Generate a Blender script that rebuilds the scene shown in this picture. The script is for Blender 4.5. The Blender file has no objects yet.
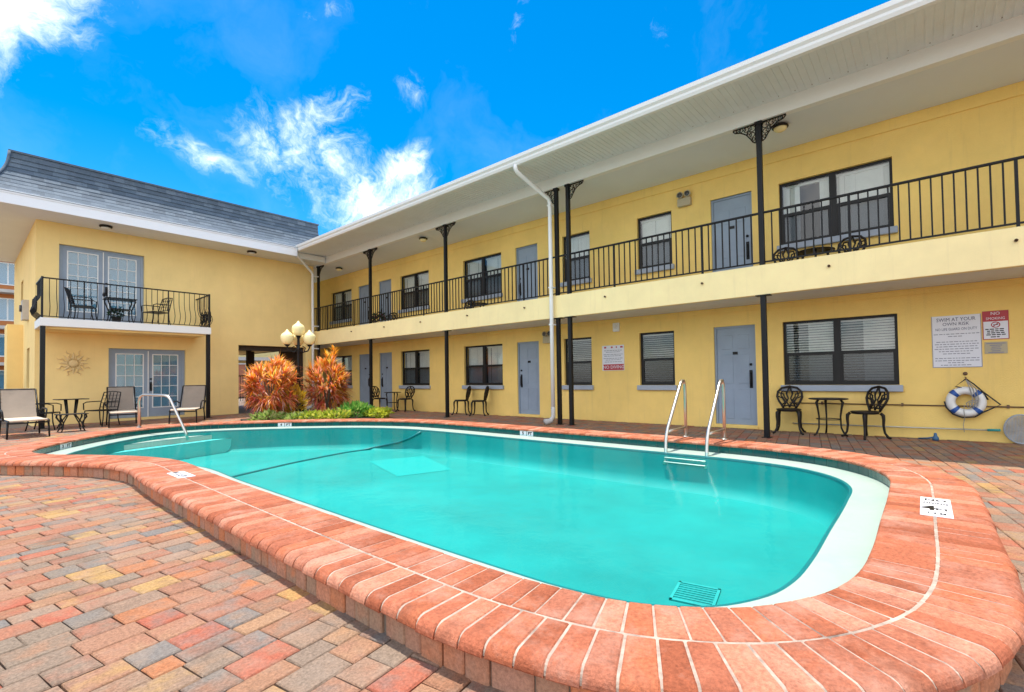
import bpy, bmesh, math, random
from math import sin, cos, pi, radians, sqrt, atan2, hypot
from mathutils import Vector, Matrix
random.seed(7)
sc = bpy.context.scene
COL = sc.collection

# ------------------------------------------------------------------ materials
def new_mat(name):
    m = bpy.data.materials.new(name); m.use_nodes = True
    nt = m.node_tree; nt.nodes.clear()
    out = nt.nodes.new('ShaderNodeOutputMaterial')
    return m, nt, out
def N(nt, typ, **kw):
    n = nt.nodes.new(typ)
    for k, v in kw.items():
        if k in n.inputs: n.inputs[k].default_value = v
        else: setattr(n, k, v)
    return n
def L(nt, a, b): nt.links.new(a, b)
def c4(c): return (c[0], c[1], c[2], 1)
def mat(name, col, rough=.6, metal=0., var=.12, vscale=3., bump=0., bscale=80., spec=.5, stretch=None, attr=False, coat=0., stain=None, streak=None):
    """Principled with a little uneven tone; optional fine bump, vertex colour and streaks of dirt."""
    m, nt, out = new_mat(name)
    p = N(nt, 'ShaderNodeBsdfPrincipled', Roughness=rough, Metallic=metal)
    p.inputs['Specular IOR Level'].default_value = spec
    p.inputs['Coat Weight'].default_value = coat
    tc = N(nt, 'ShaderNodeTexCoord')
    mp = N(nt, 'ShaderNodeMapping'); L(nt, tc.outputs['Object'], mp.inputs[0])
    if stretch: mp.inputs['Scale'].default_value = stretch
    nz = N(nt, 'ShaderNodeTexNoise', Scale=vscale, Detail=6., Roughness=.65); L(nt, mp.outputs[0], nz.inputs['Vector'])
    rr = N(nt, 'ShaderNodeMapRange'); L(nt, nz.outputs[0], rr.inputs[0])
    rr.inputs[1].default_value = .3; rr.inputs[2].default_value = .7
    rr.inputs[3].default_value = 1 - var; rr.inputs[4].default_value = 1 + var * .6
    mx = N(nt, 'ShaderNodeVectorMath', operation='SCALE')
    if attr:
        a = N(nt, 'ShaderNodeAttribute', attribute_name='col'); L(nt, a.outputs['Color'], mx.inputs[0])
    else: mx.inputs[0].default_value = col[:3]
    L(nt, rr.outputs[0], mx.inputs['Scale'])
    colout = mx.outputs[0]
    if stain:
        n2 = N(nt, 'ShaderNodeTexNoise', Scale=stain[1], Detail=8., Roughness=.7); L(nt, tc.outputs['Object'], n2.inputs['Vector'])
        r2 = N(nt, 'ShaderNodeMapRange'); L(nt, n2.outputs[0], r2.inputs[0])
        r2.inputs[1].default_value = .52; r2.inputs[2].default_value = .72; r2.inputs[4].default_value = stain[2]
        mm = N(nt, 'ShaderNodeMixRGB'); L(nt, r2.outputs[0], mm.inputs[0]); L(nt, colout, mm.inputs[1]); mm.inputs[2].default_value = c4(stain[0])
        colout = mm.outputs[0]
    if streak:
        m3 = N(nt, 'ShaderNodeMapping'); L(nt, tc.outputs['Object'], m3.inputs[0]); m3.inputs['Scale'].default_value = (5., 5., .35)
        n3 = N(nt, 'ShaderNodeTexNoise', Scale=1.6, Detail=7., Roughness=.7); L(nt, m3.outputs[0], n3.inputs['Vector'])
        r3 = N(nt, 'ShaderNodeMapRange'); L(nt, n3.outputs[0], r3.inputs[0]); r3.inputs[1].default_value = .55; r3.inputs[2].default_value = .8; r3.inputs[4].default_value = streak[1]
        mm3 = N(nt, 'ShaderNodeMixRGB'); L(nt, r3.outputs[0], mm3.inputs[0]); L(nt, colout, mm3.inputs[1]); mm3.inputs[2].default_value = c4(streak[0]); colout = mm3.outputs[0]
    L(nt, colout, p.inputs['Base Color'])
    if bump:
        nb = N(nt, 'ShaderNodeTexNoise', Scale=bscale, Detail=4.); L(nt, tc.outputs['Object'], nb.inputs['Vector'])
        b = N(nt, 'ShaderNodeBump', Strength=bump, Distance=.01); L(nt, nb.outputs[0], b.inputs['Height']); L(nt, b.outputs[0], p.inputs['Normal'])
    L(nt, p.outputs[0], out.inputs[0])
    return m
def island_mat(name, cols, rough=.8, bump=.35, bscale=90, speck=.3, spec=.3, blotch=None, dark=None):
    """each brick or paver takes one of cols; speckled and blotched like cast stone"""
    m, nt, out = new_mat(name)
    p = N(nt, 'ShaderNodeBsdfPrincipled', Roughness=rough); p.inputs['Specular IOR Level'].default_value = spec
    g = N(nt, 'ShaderNodeNewGeometry')
    r = N(nt, 'ShaderNodeValToRGB'); r.color_ramp.interpolation = 'CONSTANT'
    el = r.color_ramp.elements
    while len(el) < len(cols): el.new(.5)
    for i, c in enumerate(cols): el[i].position = i / len(cols); el[i].color = c4(c)
    L(nt, g.outputs['Random Per Island'], r.inputs[0])
    tc = N(nt, 'ShaderNodeTexCoord')
    # a second colour of the palette blended through parts of the stone
    nz2 = N(nt, 'ShaderNodeTexNoise', Scale=9., Detail=3.); L(nt, tc.outputs['Object'], nz2.inputs['Vector'])
    fr = N(nt, 'ShaderNodeMath', operation='MULTIPLY'); L(nt, g.outputs['Random Per Island'], fr.inputs[0]); fr.inputs[1].default_value = 37.31
    fr2 = N(nt, 'ShaderNodeMath', operation='FRACT'); L(nt, fr.outputs[0], fr2.inputs[0])
    r2 = N(nt, 'ShaderNodeValToRGB'); r2.color_ramp.interpolation = 'CONSTANT'
    el = r2.color_ramp.elements
    while len(el) < len(cols): el.new(.5)
    for i, c in enumerate(cols): el[i].position = i / len(cols); el[i].color = c4(c)
    L(nt, fr2.outputs[0], r2.inputs[0])
    ms = N(nt, 'ShaderNodeMapRange'); L(nt, nz2.outputs[0], ms.inputs[0]); ms.inputs[1].default_value = .42; ms.inputs[2].default_value = .7
    ms.inputs[4].default_value = .75
    mx = N(nt, 'ShaderNodeMixRGB'); L(nt, ms.outputs[0], mx.inputs[0]); L(nt, r.outputs[0], mx.inputs[1]); L(nt, r2.outputs[0], mx.inputs[2])
    nz = N(nt, 'ShaderNodeTexNoise', Scale=bscale, Detail=5., Roughness=.75); L(nt, tc.outputs['Object'], nz.inputs['Vector'])
    rr = N(nt, 'ShaderNodeMapRange'); L(nt, nz.outputs[0], rr.inputs[0]); rr.inputs[1].default_value = .3; rr.inputs[2].default_value = .7
    rr.inputs[3].default_value = 1 - speck; rr.inputs[4].default_value = 1 + speck
    sc_ = N(nt, 'ShaderNodeVectorMath', operation='SCALE'); L(nt, mx.outputs[0], sc_.inputs[0]); L(nt, rr.outputs[0], sc_.inputs['Scale'])
    co = sc_.outputs[0]
    if blotch:
        nb2 = N(nt, 'ShaderNodeTexNoise', Scale=blotch[1], Detail=7., Roughness=.7); L(nt, tc.outputs['Object'], nb2.inputs['Vector'])
        b2 = N(nt, 'ShaderNodeMapRange'); L(nt, nb2.outputs[0], b2.inputs[0]); b2.inputs[1].default_value = .5; b2.inputs[2].default_value = .75; b2.inputs[4].default_value = blotch[2]
        m2 = N(nt, 'ShaderNodeMixRGB'); L(nt, b2.outputs[0], m2.inputs[0]); L(nt, co, m2.inputs[1]); m2.inputs[2].default_value = c4(blotch[0]); co = m2.outputs[0]
    if dark:
        nd = N(nt, 'ShaderNodeTexNoise', Scale=dark[1], Detail=8., Roughness=.75); mpd = N(nt, 'ShaderNodeMapping'); mpd.inputs['Location'].default_value = (7.3, 2.1, 0); L(nt, tc.outputs['Object'], mpd.inputs[0]); L(nt, mpd.outputs[0], nd.inputs['Vector'])
        bd_ = N(nt, 'ShaderNodeMapRange'); L(nt, nd.outputs[0], bd_.inputs[0]); bd_.inputs[1].default_value = .52; bd_.inputs[2].default_value = .72; bd_.inputs[4].default_value = dark[2]
        m4 = N(nt, 'ShaderNodeMixRGB'); L(nt, bd_.outputs[0], m4.inputs[0]); L(nt, co, m4.inputs[1]); m4.inputs[2].default_value = c4(dark[0]); co = m4.outputs[0]
    L(nt, co, p.inputs['Base Color'])
    b = N(nt, 'ShaderNodeBump', Strength=bump, Distance=.008); L(nt, nz.outputs[0], b.inputs['Height']); L(nt, b.outputs[0], p.inputs['Normal'])
    L(nt, p.outputs[0], out.inputs[0])
    return m
def glass_mat(name, tint, refl=.12, rough=.02, opacity=.15, base=(.02, .03, .04)):
    m, nt, out = new_mat(name)
    t = N(nt, 'ShaderNodeBsdfTransparent', Color=c4(tint)); g = N(nt, 'ShaderNodeBsdfGlossy', Roughness=rough, Color=(1, 1, 1, 1))
    d = N(nt, 'ShaderNodeBsdfDiffuse', Color=c4(base))
    m0 = N(nt, 'ShaderNodeMixShader'); m0.inputs[0].default_value = opacity; L(nt, t.outputs[0], m0.inputs[1]); L(nt, d.outputs[0], m0.inputs[2])
    f = N(nt, 'ShaderNodeFresnel', IOR=1.45); ad0 = N(nt, 'ShaderNodeMath', operation='ADD'); L(nt, f.outputs[0], ad0.inputs[0]); ad0.inputs[1].default_value = refl; ad0.use_clamp = True
    ge = N(nt, 'ShaderNodeNewGeometry'); inv = N(nt, 'ShaderNodeMath', operation='SUBTRACT'); inv.inputs[0].default_value = 1.; L(nt, ge.outputs['Backfacing'], inv.inputs[1])
    ad = N(nt, 'ShaderNodeMath', operation='MULTIPLY'); L(nt, ad0.outputs[0], ad.inputs[0]); L(nt, inv.outputs[0], ad.inputs[1])
    mx = N(nt, 'ShaderNodeMixShader'); L(nt, ad.outputs[0], mx.inputs[0]); L(nt, m0.outputs[0], mx.inputs[1]); L(nt, g.outputs[0], mx.inputs[2])
    L(nt, mx.outputs[0], out.inputs[0])
    return m
def water_mat():
    m, nt, out = new_mat('pool_water')
    tc = N(nt, 'ShaderNodeTexCoord')
    n1 = N(nt, 'ShaderNodeTexNoise', Scale=2.2, Detail=3.); L(nt, tc.outputs['Object'], n1.inputs['Vector'])
    b = N(nt, 'ShaderNodeBump', Strength=.22, Distance=.02); L(nt, n1.outputs[0], b.inputs['Height'])
    n2 = N(nt, 'ShaderNodeTexNoise', Scale=9., Detail=3.); L(nt, tc.outputs['Object'], n2.inputs['Vector'])
    b2 = N(nt, 'ShaderNodeBump', Strength=.14, Distance=.02); L(nt, n2.outputs[0], b2.inputs['Height']); L(nt, b.outputs[0], b2.inputs['Normal'])
    t = N(nt, 'ShaderNodeBsdfTransparent', Color=(.80, .985, .98, 1)); g = N(nt, 'ShaderNodeBsdfGlossy', Roughness=.03, Color=(1, 1, 1, 1))
    L(nt, b2.outputs[0], g.inputs['Normal'])
    f = N(nt, 'ShaderNodeFresnel', IOR=1.33); L(nt, b2.outputs[0], f.inputs['Normal'])
    mu = N(nt, 'ShaderNodeMath', operation='MULTIPLY'); L(nt, f.outputs[0], mu.inputs[0]); mu.inputs[1].default_value = .14
    ge = N(nt, 'ShaderNodeNewGeometry'); inv = N(nt, 'ShaderNodeMath', operation='SUBTRACT'); inv.inputs[0].default_value = 1.; L(nt, ge.outputs['Backfacing'], inv.inputs[1])
    m2_ = N(nt, 'ShaderNodeMath', operation='MULTIPLY'); L(nt, mu.outputs[0], m2_.inputs[0]); L(nt, inv.outputs[0], m2_.inputs[1]); mu = m2_
    mx = N(nt, 'ShaderNodeMixShader'); L(nt, mu.outputs[0], mx.inputs[0]); L(nt, t.outputs[0], mx.inputs[1]); L(nt, g.outputs[0], mx.inputs[2])
    L(nt, mx.outputs[0], out.inputs[0])
    return m

M = {}
M['stucco'] = mat('yellow_stucco', (.92, .64, .20), .85, var=.09, streak=((.60, .42, .17), .4), vscale=1.1, bump=.6, bscale=55, spec=.2, stain=((.84, .59, .23), .7, .35))
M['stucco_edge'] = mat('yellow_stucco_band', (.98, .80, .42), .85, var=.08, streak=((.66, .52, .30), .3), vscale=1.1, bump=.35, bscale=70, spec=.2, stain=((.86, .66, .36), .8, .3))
M['stucco_left'] = mat('ochre_stucco', (.93, .69, .29), .85, var=.08, streak=((.66, .48, .24), .28), vscale=.9, bump=.3, bscale=60, spec=.2, stain=((.84, .58, .28), .6, .3))
M['white'] = mat('white_paint', (.80, .80, .78), .5, var=.04, vscale=1.5, stain=((.66, .65, .6), 1.5, .18))
M['soffit'] = mat('white_vinyl_soffit', (.75, .78, .79), .45, var=.05, vscale=2, stain=((.62, .6, .54), 1.2, .2))
M['ceiling'] = mat('white_ceiling_paint', (.72, .75, .77), .7, var=.03, vscale=1.2)
M['fascia'] = mat('white_metal_fascia', (.78, .80, .84), .3, var=.03, vscale=1.5)
M['black'] = mat('black_metal', (.010, .010, .011), .42, var=.2, vscale=8, spec=.25)
M['bronze'] = mat('dark_bronze_iron', (.016, .011, .008), .45, var=.3, vscale=10, bump=.15, bscale=120, spec=.28)
M['rail'] = mat('dark_grey_rail_paint', (.009, .009, .010), .5, var=.2, vscale=5, spec=.25)
M['door'] = mat('blue_grey_door_paint', (.265, .325, .405), .5, var=.1, vscale=2.2)
M['trimgrey'] = mat('grey_blue_sill_paint', (.35, .39, .45), .55, var=.08, vscale=3)
M['winframe'] = mat('dark_bronze_aluminium', (.014, .013, .013), .42, var=.15, vscale=6, spec=.25)
M['blind'] = mat('cream_blind', (.74, .72, .66), .6, var=.1, vscale=3)
M['curtain'] = mat('pale_curtain', (.82, .82, .77), .8, var=.08, vscale=4)
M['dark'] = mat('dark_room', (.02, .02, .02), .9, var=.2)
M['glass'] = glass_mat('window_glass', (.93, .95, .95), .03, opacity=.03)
M['screen'] = glass_mat('screened_window_glass', (.66, .71, .75), .02, rough=.12, opacity=.22)
M['skyglass'] = glass_mat('door_glass', (.55, .78, .90), .05, opacity=.42, base=(.20, .40, .52))  # blue sky reflection put into the tint and base colour
M['shingle'] = island_mat('slate_shingle', [(.08, .11, .145), (.105, .14, .18), (.09, .12, .16), (.125, .16, .20), (.075, .10, .13)], .75, .5, 60, .3, .25)
M['paver'] = island_mat('tumbled_concrete_paver', [(0.286, 0.138, 0.080), (0.224, 0.161, 0.117), (0.315, 0.165, 0.096), (0.191, 0.160, 0.134), (0.305, 0.129, 0.079), (0.267, 0.174, 0.118), (0.334, 0.191, 0.108), (0.382, 0.231, 0.088), (0.214, 0.160, 0.117), (0.354, 0.107, 0.063), (0.286, 0.183, 0.125), (0.320, 0.156, 0.097), (0.372, 0.147, 0.067), (0.181, 0.160, 0.143), (0.277, 0.182, 0.126), (0.324, 0.139, 0.084), (0.233, 0.170, 0.125), (0.306, 0.160, 0.100)], .85, .8, 75, .42, .2, blotch=((.36, .265, .20), 3.4, .5), dark=((.10, .07, .052), 2.2, .65))
M['coping'] = island_mat('red_clay_brick', [(.39, .118, .058), (.45, .155, .085), (.30, .085, .04), (.48, .195, .115), (.41, .125, .065), (.34, .105, .055), (.50, .22, .14), (.43, .13, .06), (.37, .13, .075)], .82, .9, 60, .36, .2, blotch=((.54, .32, .24), 4.2, .6), dark=((.20, .075, .045), 4.6, .7))
M['riser'] = island_mat('weathered_soldier_brick', [(.46, .19, .10), (.38, .20, .13), (.50, .22, .13), (.33, .21, .14), (.56, .19, .08), (.42, .22, .15)], .85, .5, 60, .3, .2)
M['mortar'] = mat('pale_mortar', (.44, .34, .27), .9, var=.45, vscale=14, bump=.5, bscale=90, stain=((.14, .105, .085), 2.6, 1.))
M['sand'] = mat('joint_sand', (.20, .155, .12), .95, var=.3, vscale=20, bump=.3)
M['tile'] = island_mat('dark_green_tile', [(.004, .07, .065), (.004, .085, .075), (.005, .06, .06)], .12, .05, 10, .12, .6)
M['plaster'] = mat('pale_pool_plaster', (.56, .45, .39), .6, var=.06, vscale=3, stain=((.38, .42, .35), 1.6, .5))
M['basin'] = mat('turquoise_pool_plaster', (.0, .30, .28), .7, var=.24, vscale=.55)
M['basinlight'] = mat('light_turquoise_plaster', (.10, .56, .52), .7, var=.05, vscale=2)
M['linetile'] = mat('dark_teal_line_tile', (.0, .16, .17), .4, var=.1)
M['water'] = water_mat()
M['steel'] = mat('polished_stainless', (.62, .58, .52), .32, 1., var=.05, vscale=6)
M['mesh'] = mat('taupe_sling_fabric', (.27, .215, .165), .8, var=.1, vscale=5, bump=.4, bscale=260)
M['cushion'] = mat('cream_sling_fabric', (.74, .62, .48), .8, var=.06, vscale=5, bump=.3, bscale=200)
M['globe'] = mat('cream_globe', (.95, .80, .42), .25, var=.03)
M['leaf'] = mat('plant_leaf', (1, 1, 1), .45, var=.12, vscale=12, attr=True, spec=.35)
lm = M['leaf']; _nt = lm.node_tree; _p = [n for n in _nt.nodes if n.type == 'BSDF_PRINCIPLED'][0]; _o = [n for n in _nt.nodes if n.type == 'OUTPUT_MATERIAL'][0]
_t = N(_nt, 'ShaderNodeBsdfTranslucent'); L(_nt, _p.inputs['Base Color'].links[0].from_socket, _t.inputs[0]); _m = N(_nt, 'ShaderNodeMixShader'); _m.inputs[0].default_value = .5
L(_nt, _p.outputs[0], _m.inputs[1]); L(_nt, _t.outputs[0], _m.inputs[2]); L(_nt, _m.outputs[0], _o.inputs[0])
M['stem'] = mat('grey_brown_stem', (.12, .09, .06), .9, var=.3, vscale=20)
M['soil'] = mat('dark_mulch', (.045, .03, .02), .95, var=.4, vscale=25, bump=.8, bscale=50)
M['signwhite'] = mat('white_sign_board', (.72, .72, .76), .4, var=.03)
M['signred'] = mat('red_sign_ink', (.42, .02, .03), .45, var=.05)
M['signblue'] = mat('dark_blue_sign_ink', (.04, .04, .10), .5, var=.05)
M['signgrey'] = mat('grey_sign_ink', (.22, .22, .26), .5, var=.05)
M['ringwhite'] = mat('white_ring_buoy_vinyl', (.78, .76, .72), .4, var=.06, vscale=6, stain=((.5, .46, .4), 5, .2))
M['ringblue'] = mat('blue_ring_buoy_band', (.02, .09, .34), .45, var=.08)
M['rope'] = mat('black_rope', (.02, .02, .025), .8, var=.2, bump=.4, bscale=200)
M['rope2'] = mat('grey_rope', (.32, .3, .27), .9, var=.2, bump=.4, bscale=200)
M['net'] = mat('grey_net_mesh', (.42, .44, .47), .8, var=.1, vscale=30)
M['pole'] = mat('pale_aluminium_pole', (.55, .52, .44), .35, .6, var=.1)
M['teal'] = mat('teal_plastic', (.03, .30, .28), .5, var=.1)
M['bluep'] = mat('blue_plastic', (.04, .12, .22), .5, var=.1)
M['conduit'] = mat('brown_painted_pipe', (.16, .09, .045), .6, var=.15)
M['beige'] = mat('beige_plastic', (.45, .38, .24), .5, var=.08)
M['lens'] = mat('dark_lens', (.05, .05, .05), .15, var=.1)
M['ornament'] = mat('tan_painted_metal', (.74, .54, .25), .6, var=.12, vscale=8)
M['darkwood'] = mat('dark_brown_boards', (.05, .032, .022), .7, var=.3, vscale=4, stretch=(8, 8, .6))
M['orange'] = mat('orange_stucco', (.50, .18, .055), .85, var=.08)
M['concrete'] = mat('pale_concrete', (.5, .48, .45), .85, var=.12, vscale=2)
M['paleyellow'] = mat('pale_yellow_stucco', (.74, .58, .26), .85, var=.06)
M['roofgrey'] = mat('grey_roof_membrane', (.45, .45, .44), .8, var=.12)
M['redroof'] = mat('red_brown_wall_paint', (.38, .14, .08), .8, var=.12)

# ------------------------------------------------------------------ mesh helpers
class B:
    def __init__(s): s.v = []; s.f = []; s.c = []; s.sm = []; s.col = (1, 1, 1)
    def face(s, idx, smooth=False): s.f.append(tuple(idx)); s.c.append(s.col); s.sm.append(smooth)
    def add(s, vs, fs, smooth=False):
        o = len(s.v); s.v.extend([tuple(p) for p in vs])
        for f in fs: s.face([i + o for i in f], smooth)
    def box(s, x0, x1, y0, y1, z0, z1, ch=0.):
        if ch:
            vs = []; c = ch
            for z, k in ((z0, c), (z0 + c, 0), (z1 - c, 0), (z1, c)):
                for x, y in ((x0 + k, y0 + k), (x1 - k, y0 + k), (x1 - k, y1 - k), (x0 + k, y1 - k)): vs.append((x, y, z))
            fs = [(3, 2, 1, 0), (12, 13, 14, 15)]
            for r in range(3):
                for i in range(4): fs.append((r * 4 + i, r * 4 + (i + 1) % 4, r * 4 + 4 + (i + 1) % 4, r * 4 + 4 + i))
            return s.add(vs, fs)
        s.add([(x0, y0, z0), (x1, y0, z0), (x1, y1, z0), (x0, y1, z0), (x0, y0, z1), (x1, y0, z1), (x1, y1, z1), (x0, y1, z1)],
              [(3, 2, 1, 0), (4, 5, 6, 7), (0, 1, 5, 4), (1, 2, 6, 5), (2, 3, 7, 6), (3, 0, 4, 7)])
    def cbox(s, c, d): s.box(c[0] - d[0] / 2, c[0] + d[0] / 2, c[1] - d[1] / 2, c[1] + d[1] / 2, c[2] - d[2] / 2, c[2] + d[2] / 2)
    def quad(s, a, b, c, d, smooth=False): s.add([a, b, c, d], [(0, 1, 2, 3)], smooth)
    def prism(s, poly, z0, z1):
        n = len(poly); vs = [(x, y, z0) for x, y in poly] + [(x, y, z1) for x, y in poly]
        fs = [tuple(range(n - 1, -1, -1)), tuple(range(n, 2 * n))] + [(i, (i + 1) % n, n + (i + 1) % n, n + i) for i in range(n)]
        s.add(vs, fs)
    def tube(s, pts, r, n=6, closed=False, cap=True):
        pts = [Vector(p) for p in pts]; m = len(pts)
        rr = r if isinstance(r, (list, tuple)) else [r] * m
        tg = []
        for i in range(m):
            a = pts[(i - 1) % m] if (closed or i > 0) else pts[i]
            b = pts[(i + 1) % m] if (closed or i < m - 1) else pts[i]
            t = (b - a); tg.append(t.normalized() if t.length > 1e-9 else Vector((0, 0, 1)))
        up = Vector((0, 0, 1)) if abs(tg[0].z) < .9 else Vector((1, 0, 0))
        nn = (up - tg[0] * up.dot(tg[0])).normalized()
        vs = []
        for i in range(m):
            nn = nn - tg[i] * nn.dot(tg[i])
            nn = nn.normalized() if nn.length > 1e-6 else tg[i].orthogonal().normalized()
            bb = tg[i].cross(nn)
            for k in range(n):
                a = 2 * pi * (k + .5) / n; vs.append(pts[i] + (nn * cos(a) + bb * sin(a)) * rr[i])
        fs = []
        for i in range(m if closed else m - 1):
            j = (i + 1) % m
            for k in range(n): fs.append((i * n + k, i * n + (k + 1) % n, j * n + (k + 1) % n, j * n + k))
        if not closed and cap: fs += [tuple(range(n - 1, -1, -1)), tuple((m - 1) * n + k for k in range(n))]
        s.add(vs, fs, n > 5)
    def lathe(s, prof, c=(0, 0, 0), n=16, axis='z'):
        vs = []
        for r, z in prof:
            for k in range(n):
                a = 2 * pi * k / n; p = (r * cos(a), r * sin(a), z)
                if axis == 'x': p = (p[2], p[0], p[1])
                if axis == 'y': p = (p[0], p[2], p[1])
                vs.append((p[0] + c[0], p[1] + c[1], p[2] + c[2]))
        fs = []
        for i in range(len(prof) - 1):
            for k in range(n): fs.append((i * n + k, i * n + (k + 1) % n, (i + 1) * n + (k + 1) % n, (i + 1) * n + k))
        fs += [tuple(range(n - 1, -1, -1)), tuple((len(prof) - 1) * n + k for k in range(n))]
        s.add(vs, fs, True)
    def build(s, name, m, parent=None, loc=None, smooth=None, world=True):
        me = bpy.data.meshes.new(name)
        off = Vector((0, 0, 0))
        if parent is not None and world:
            q = parent
            while q is not None: off += q.location; q = q.parent
        me.from_pydata([Vector(p) - off for p in s.v] if off.length else s.v, [], s.f)
        me.validate(clean_customdata=False)
        if len(me.polygons) == len(s.sm): me.polygons.foreach_set('use_smooth', s.sm)
        if any(c != (1, 1, 1) for c in s.c) and len(me.polygons) == len(s.c):
            at = me.color_attributes.new('col', 'FLOAT_COLOR', 'CORNER')
            d = []
            for p in me.polygons: d.extend(list(c4(s.c[p.index])) * p.loop_total)
            at.data.foreach_set('color', d)
        bm = bmesh.new(); bm.from_mesh(me); bmesh.ops.recalc_face_normals(bm, faces=bm.faces); bm.to_mesh(me); bm.free()
        me.materials.append(M[m] if isinstance(m, str) else m)
        o = bpy.data.objects.new(name, me); COL.objects.link(o)
        if parent is not None: o.parent = parent
        if loc is not None: o.location = loc
        return o
def tag(o, label=None, cat=None, group=None, kind=None):
    if label: o['label'] = label
    if cat: o['category'] = cat
    if group: o['group'] = group
    if kind: o['kind'] = kind
    return o
def thing(name, label, cat, loc=(0, 0, 0), rz=0., group=None):
    o = bpy.data.objects.new(name, None); COL.objects.link(o); o.empty_display_size = .2
    o.location = loc; o.rotation_euler = (0, 0, rz)
    return tag(o, label, cat, group)
def kids(o): return [c for c in COL.objects if c.parent == o]
def dup(root, loc, rz, label, group=None):
    r = root.copy(); COL.objects.link(r); r.location = loc; r.rotation_euler = (0, 0, rz); r['label'] = label
    if group: r['group'] = group
    for ch in kids(root):
        c = ch.copy(); COL.objects.link(c); c.parent = r
        for g in kids(ch):
            d = g.copy(); COL.objects.link(d); d.parent = c
    return r
def text(name, body, size, m, parent, origin, xdir, ydir, extr=.0015, align='CENTER', sx=1., bold=0.):
    cu = bpy.data.curves.new(name, 'FONT'); cu.body = body; cu.size = size; cu.extrude = extr; cu.align_x = align; cu.align_y = 'CENTER'; cu.resolution_u = 2; cu.offset = bold
    to = bpy.data.objects.new(name, cu)
    me = bpy.data.meshes.new_from_object(to); bpy.data.objects.remove(to)
    x = Vector(xdir).normalized(); y = Vector(ydir).normalized(); z = x.cross(y)
    off = Vector((0, 0, 0)); q = parent
    while q is not None: off += q.location; q = q.parent
    for v in me.vertices: v.co = Vector(origin) + x * v.co.x * sx + y * v.co.y + z * v.co.z - off
    me.materials.clear(); me.materials.append(M[m])
    o = bpy.data.objects.new(name, me); COL.objects.link(o); o.parent = parent
    return o
def rect_cells(a0, a1, b0, b1, holes):
    """cells of the rectangle [a0,a1]x[b0,b1] not covered by the holes, merged along a"""
    bs = sorted({b0, b1, *[h[2] for h in holes], *[h[3] for h in holes]}); bs = [b for b in bs if b0 <= b <= b1]
    out = []
    for i in range(len(bs) - 1):
        lo, hi = bs[i], bs[i + 1]; mid = (lo + hi) / 2
        cut = sorted([(h[0], h[1]) for h in holes if h[2] < mid < h[3]]); a = a0
        for c in cut:
            if c[0] > a: out.append((a, c[0], lo, hi))
            a = max(a, c[1])
        if a < a1: out.append((a, a1, lo, hi))
    return out

# ------------------------------------------------------------------ pool outline (plan, metres)
CP = [(1.77, 1.9), (1.765, 3), (1.775, 4.5), (1.79, 5.9), (1.82, 7.05), (1.62, 7.88), (1.25, 8.60), (.88, 9.20), (.72, 9.88), (.95, 10.6), (1.4, 11.35), (1.9, 12.0),
      (2.5, 12.55), (3.2, 12.8), (3.95, 12.6), (4.8, 12.0), (5.6, 11.2), (6.35, 10.25), (6.83, 9.2), (7.0, 8.0), (7.0, 6), (7.0, 4), (7.0, 2.5), (6.95, 1.65),
      (6.74, .98), (6.3, .5), (5.72, .26), (5, .22), (4, .22), (3.35, .22), (2.87, .25), (2.5, .35), (2.15, .58), (1.9, .95), (1.795, 1.4)]
def catmull(P, k=12):
    out = []; n = len(P)
    for i in range(n):
        p0, p1, p2, p3 = P[i - 1], P[i], P[(i + 1) % n], P[(i + 2) % n]
        for j in range(k):
            t = j / k
            out.append(tuple(.5 * (2 * p1[a] + (p2[a] - p0[a]) * t + (2 * p0[a] - 5 * p1[a] + 4 * p2[a] - p3[a]) * t * t + (3 * p1[a] - p0[a] - 3 * p2[a] + p3[a]) * t ** 3) for a in (0, 1)))
    return out
def resample(P, n):
    d = [0]; m = len(P)
    for i in range(m): d.append(d[-1] + hypot(P[(i + 1) % m][0] - P[i][0], P[(i + 1) % m][1] - P[i][1]))
    tot = d[-1]; out = []; j = 0
    for k in range(n):
        s = tot * k / n
        while d[j + 1] < s: j += 1
        t = (s - d[j]) / max(1e-9, d[j + 1] - d[j]); a, b = P[j], P[(j + 1) % m]
        out.append((a[0] + (b[0] - a[0]) * t, a[1] + (b[1] - a[1]) * t))
    return out, tot
NP = 360
INNER, PERIM = resample(catmull(CP), NP)
NRM = []
for i in range(NP):
    a, b = INNER[(i - 3) % NP], INNER[(i + 3) % NP]; t = Vector((b[0] - a[0], b[1] - a[1])).normalized(); NRM.append((-t.y, t.x))
# outline runs up the near side first (clockwise seen from above): outward is to the left
def smooth_nrm():
    out = []
    for i in range(NP):
        x = sum(NRM[(i + k) % NP][0] for k in range(-3, 4)); y = sum(NRM[(i + k) % NP][1] for k in range(-3, 4)); l = hypot(x, y); out.append((x / l, y / l))
    return out
NRM = smooth_nrm()
def at(s, o):
    """point at arc length s (metres) along the inner pool edge, o metres outwards"""
    u = (s / PERIM * NP) % NP; i = int(u); t = u - i; j = (i + 1) % NP; i %= NP
    px = INNER[i][0] * (1 - t) + INNER[j][0] * t; py = INNER[i][1] * (1 - t) + INNER[j][1] * t
    nx = NRM[i][0] * (1 - t) + NRM[j][0] * t; ny = NRM[i][1] * (1 - t) + NRM[j][1] * t; l = hypot(nx, ny)
    return (px + nx / l * o, py + ny / l * o)
def ring(o): return [(INNER[i][0] + NRM[i][0] * o, INNER[i][1] + NRM[i][1] * o) for i in range(NP)]
def inside(p, poly):
    x, y = p; c = False; n = len(poly); j = n - 1
    for i in range(n):
        if (poly[i][1] > y) != (poly[j][1] > y) and x < (poly[j][0] - poly[i][0]) * (y - poly[i][1]) / (poly[j][1] - poly[i][1]) + poly[i][0]: c = not c
        j = i
    return c
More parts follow.
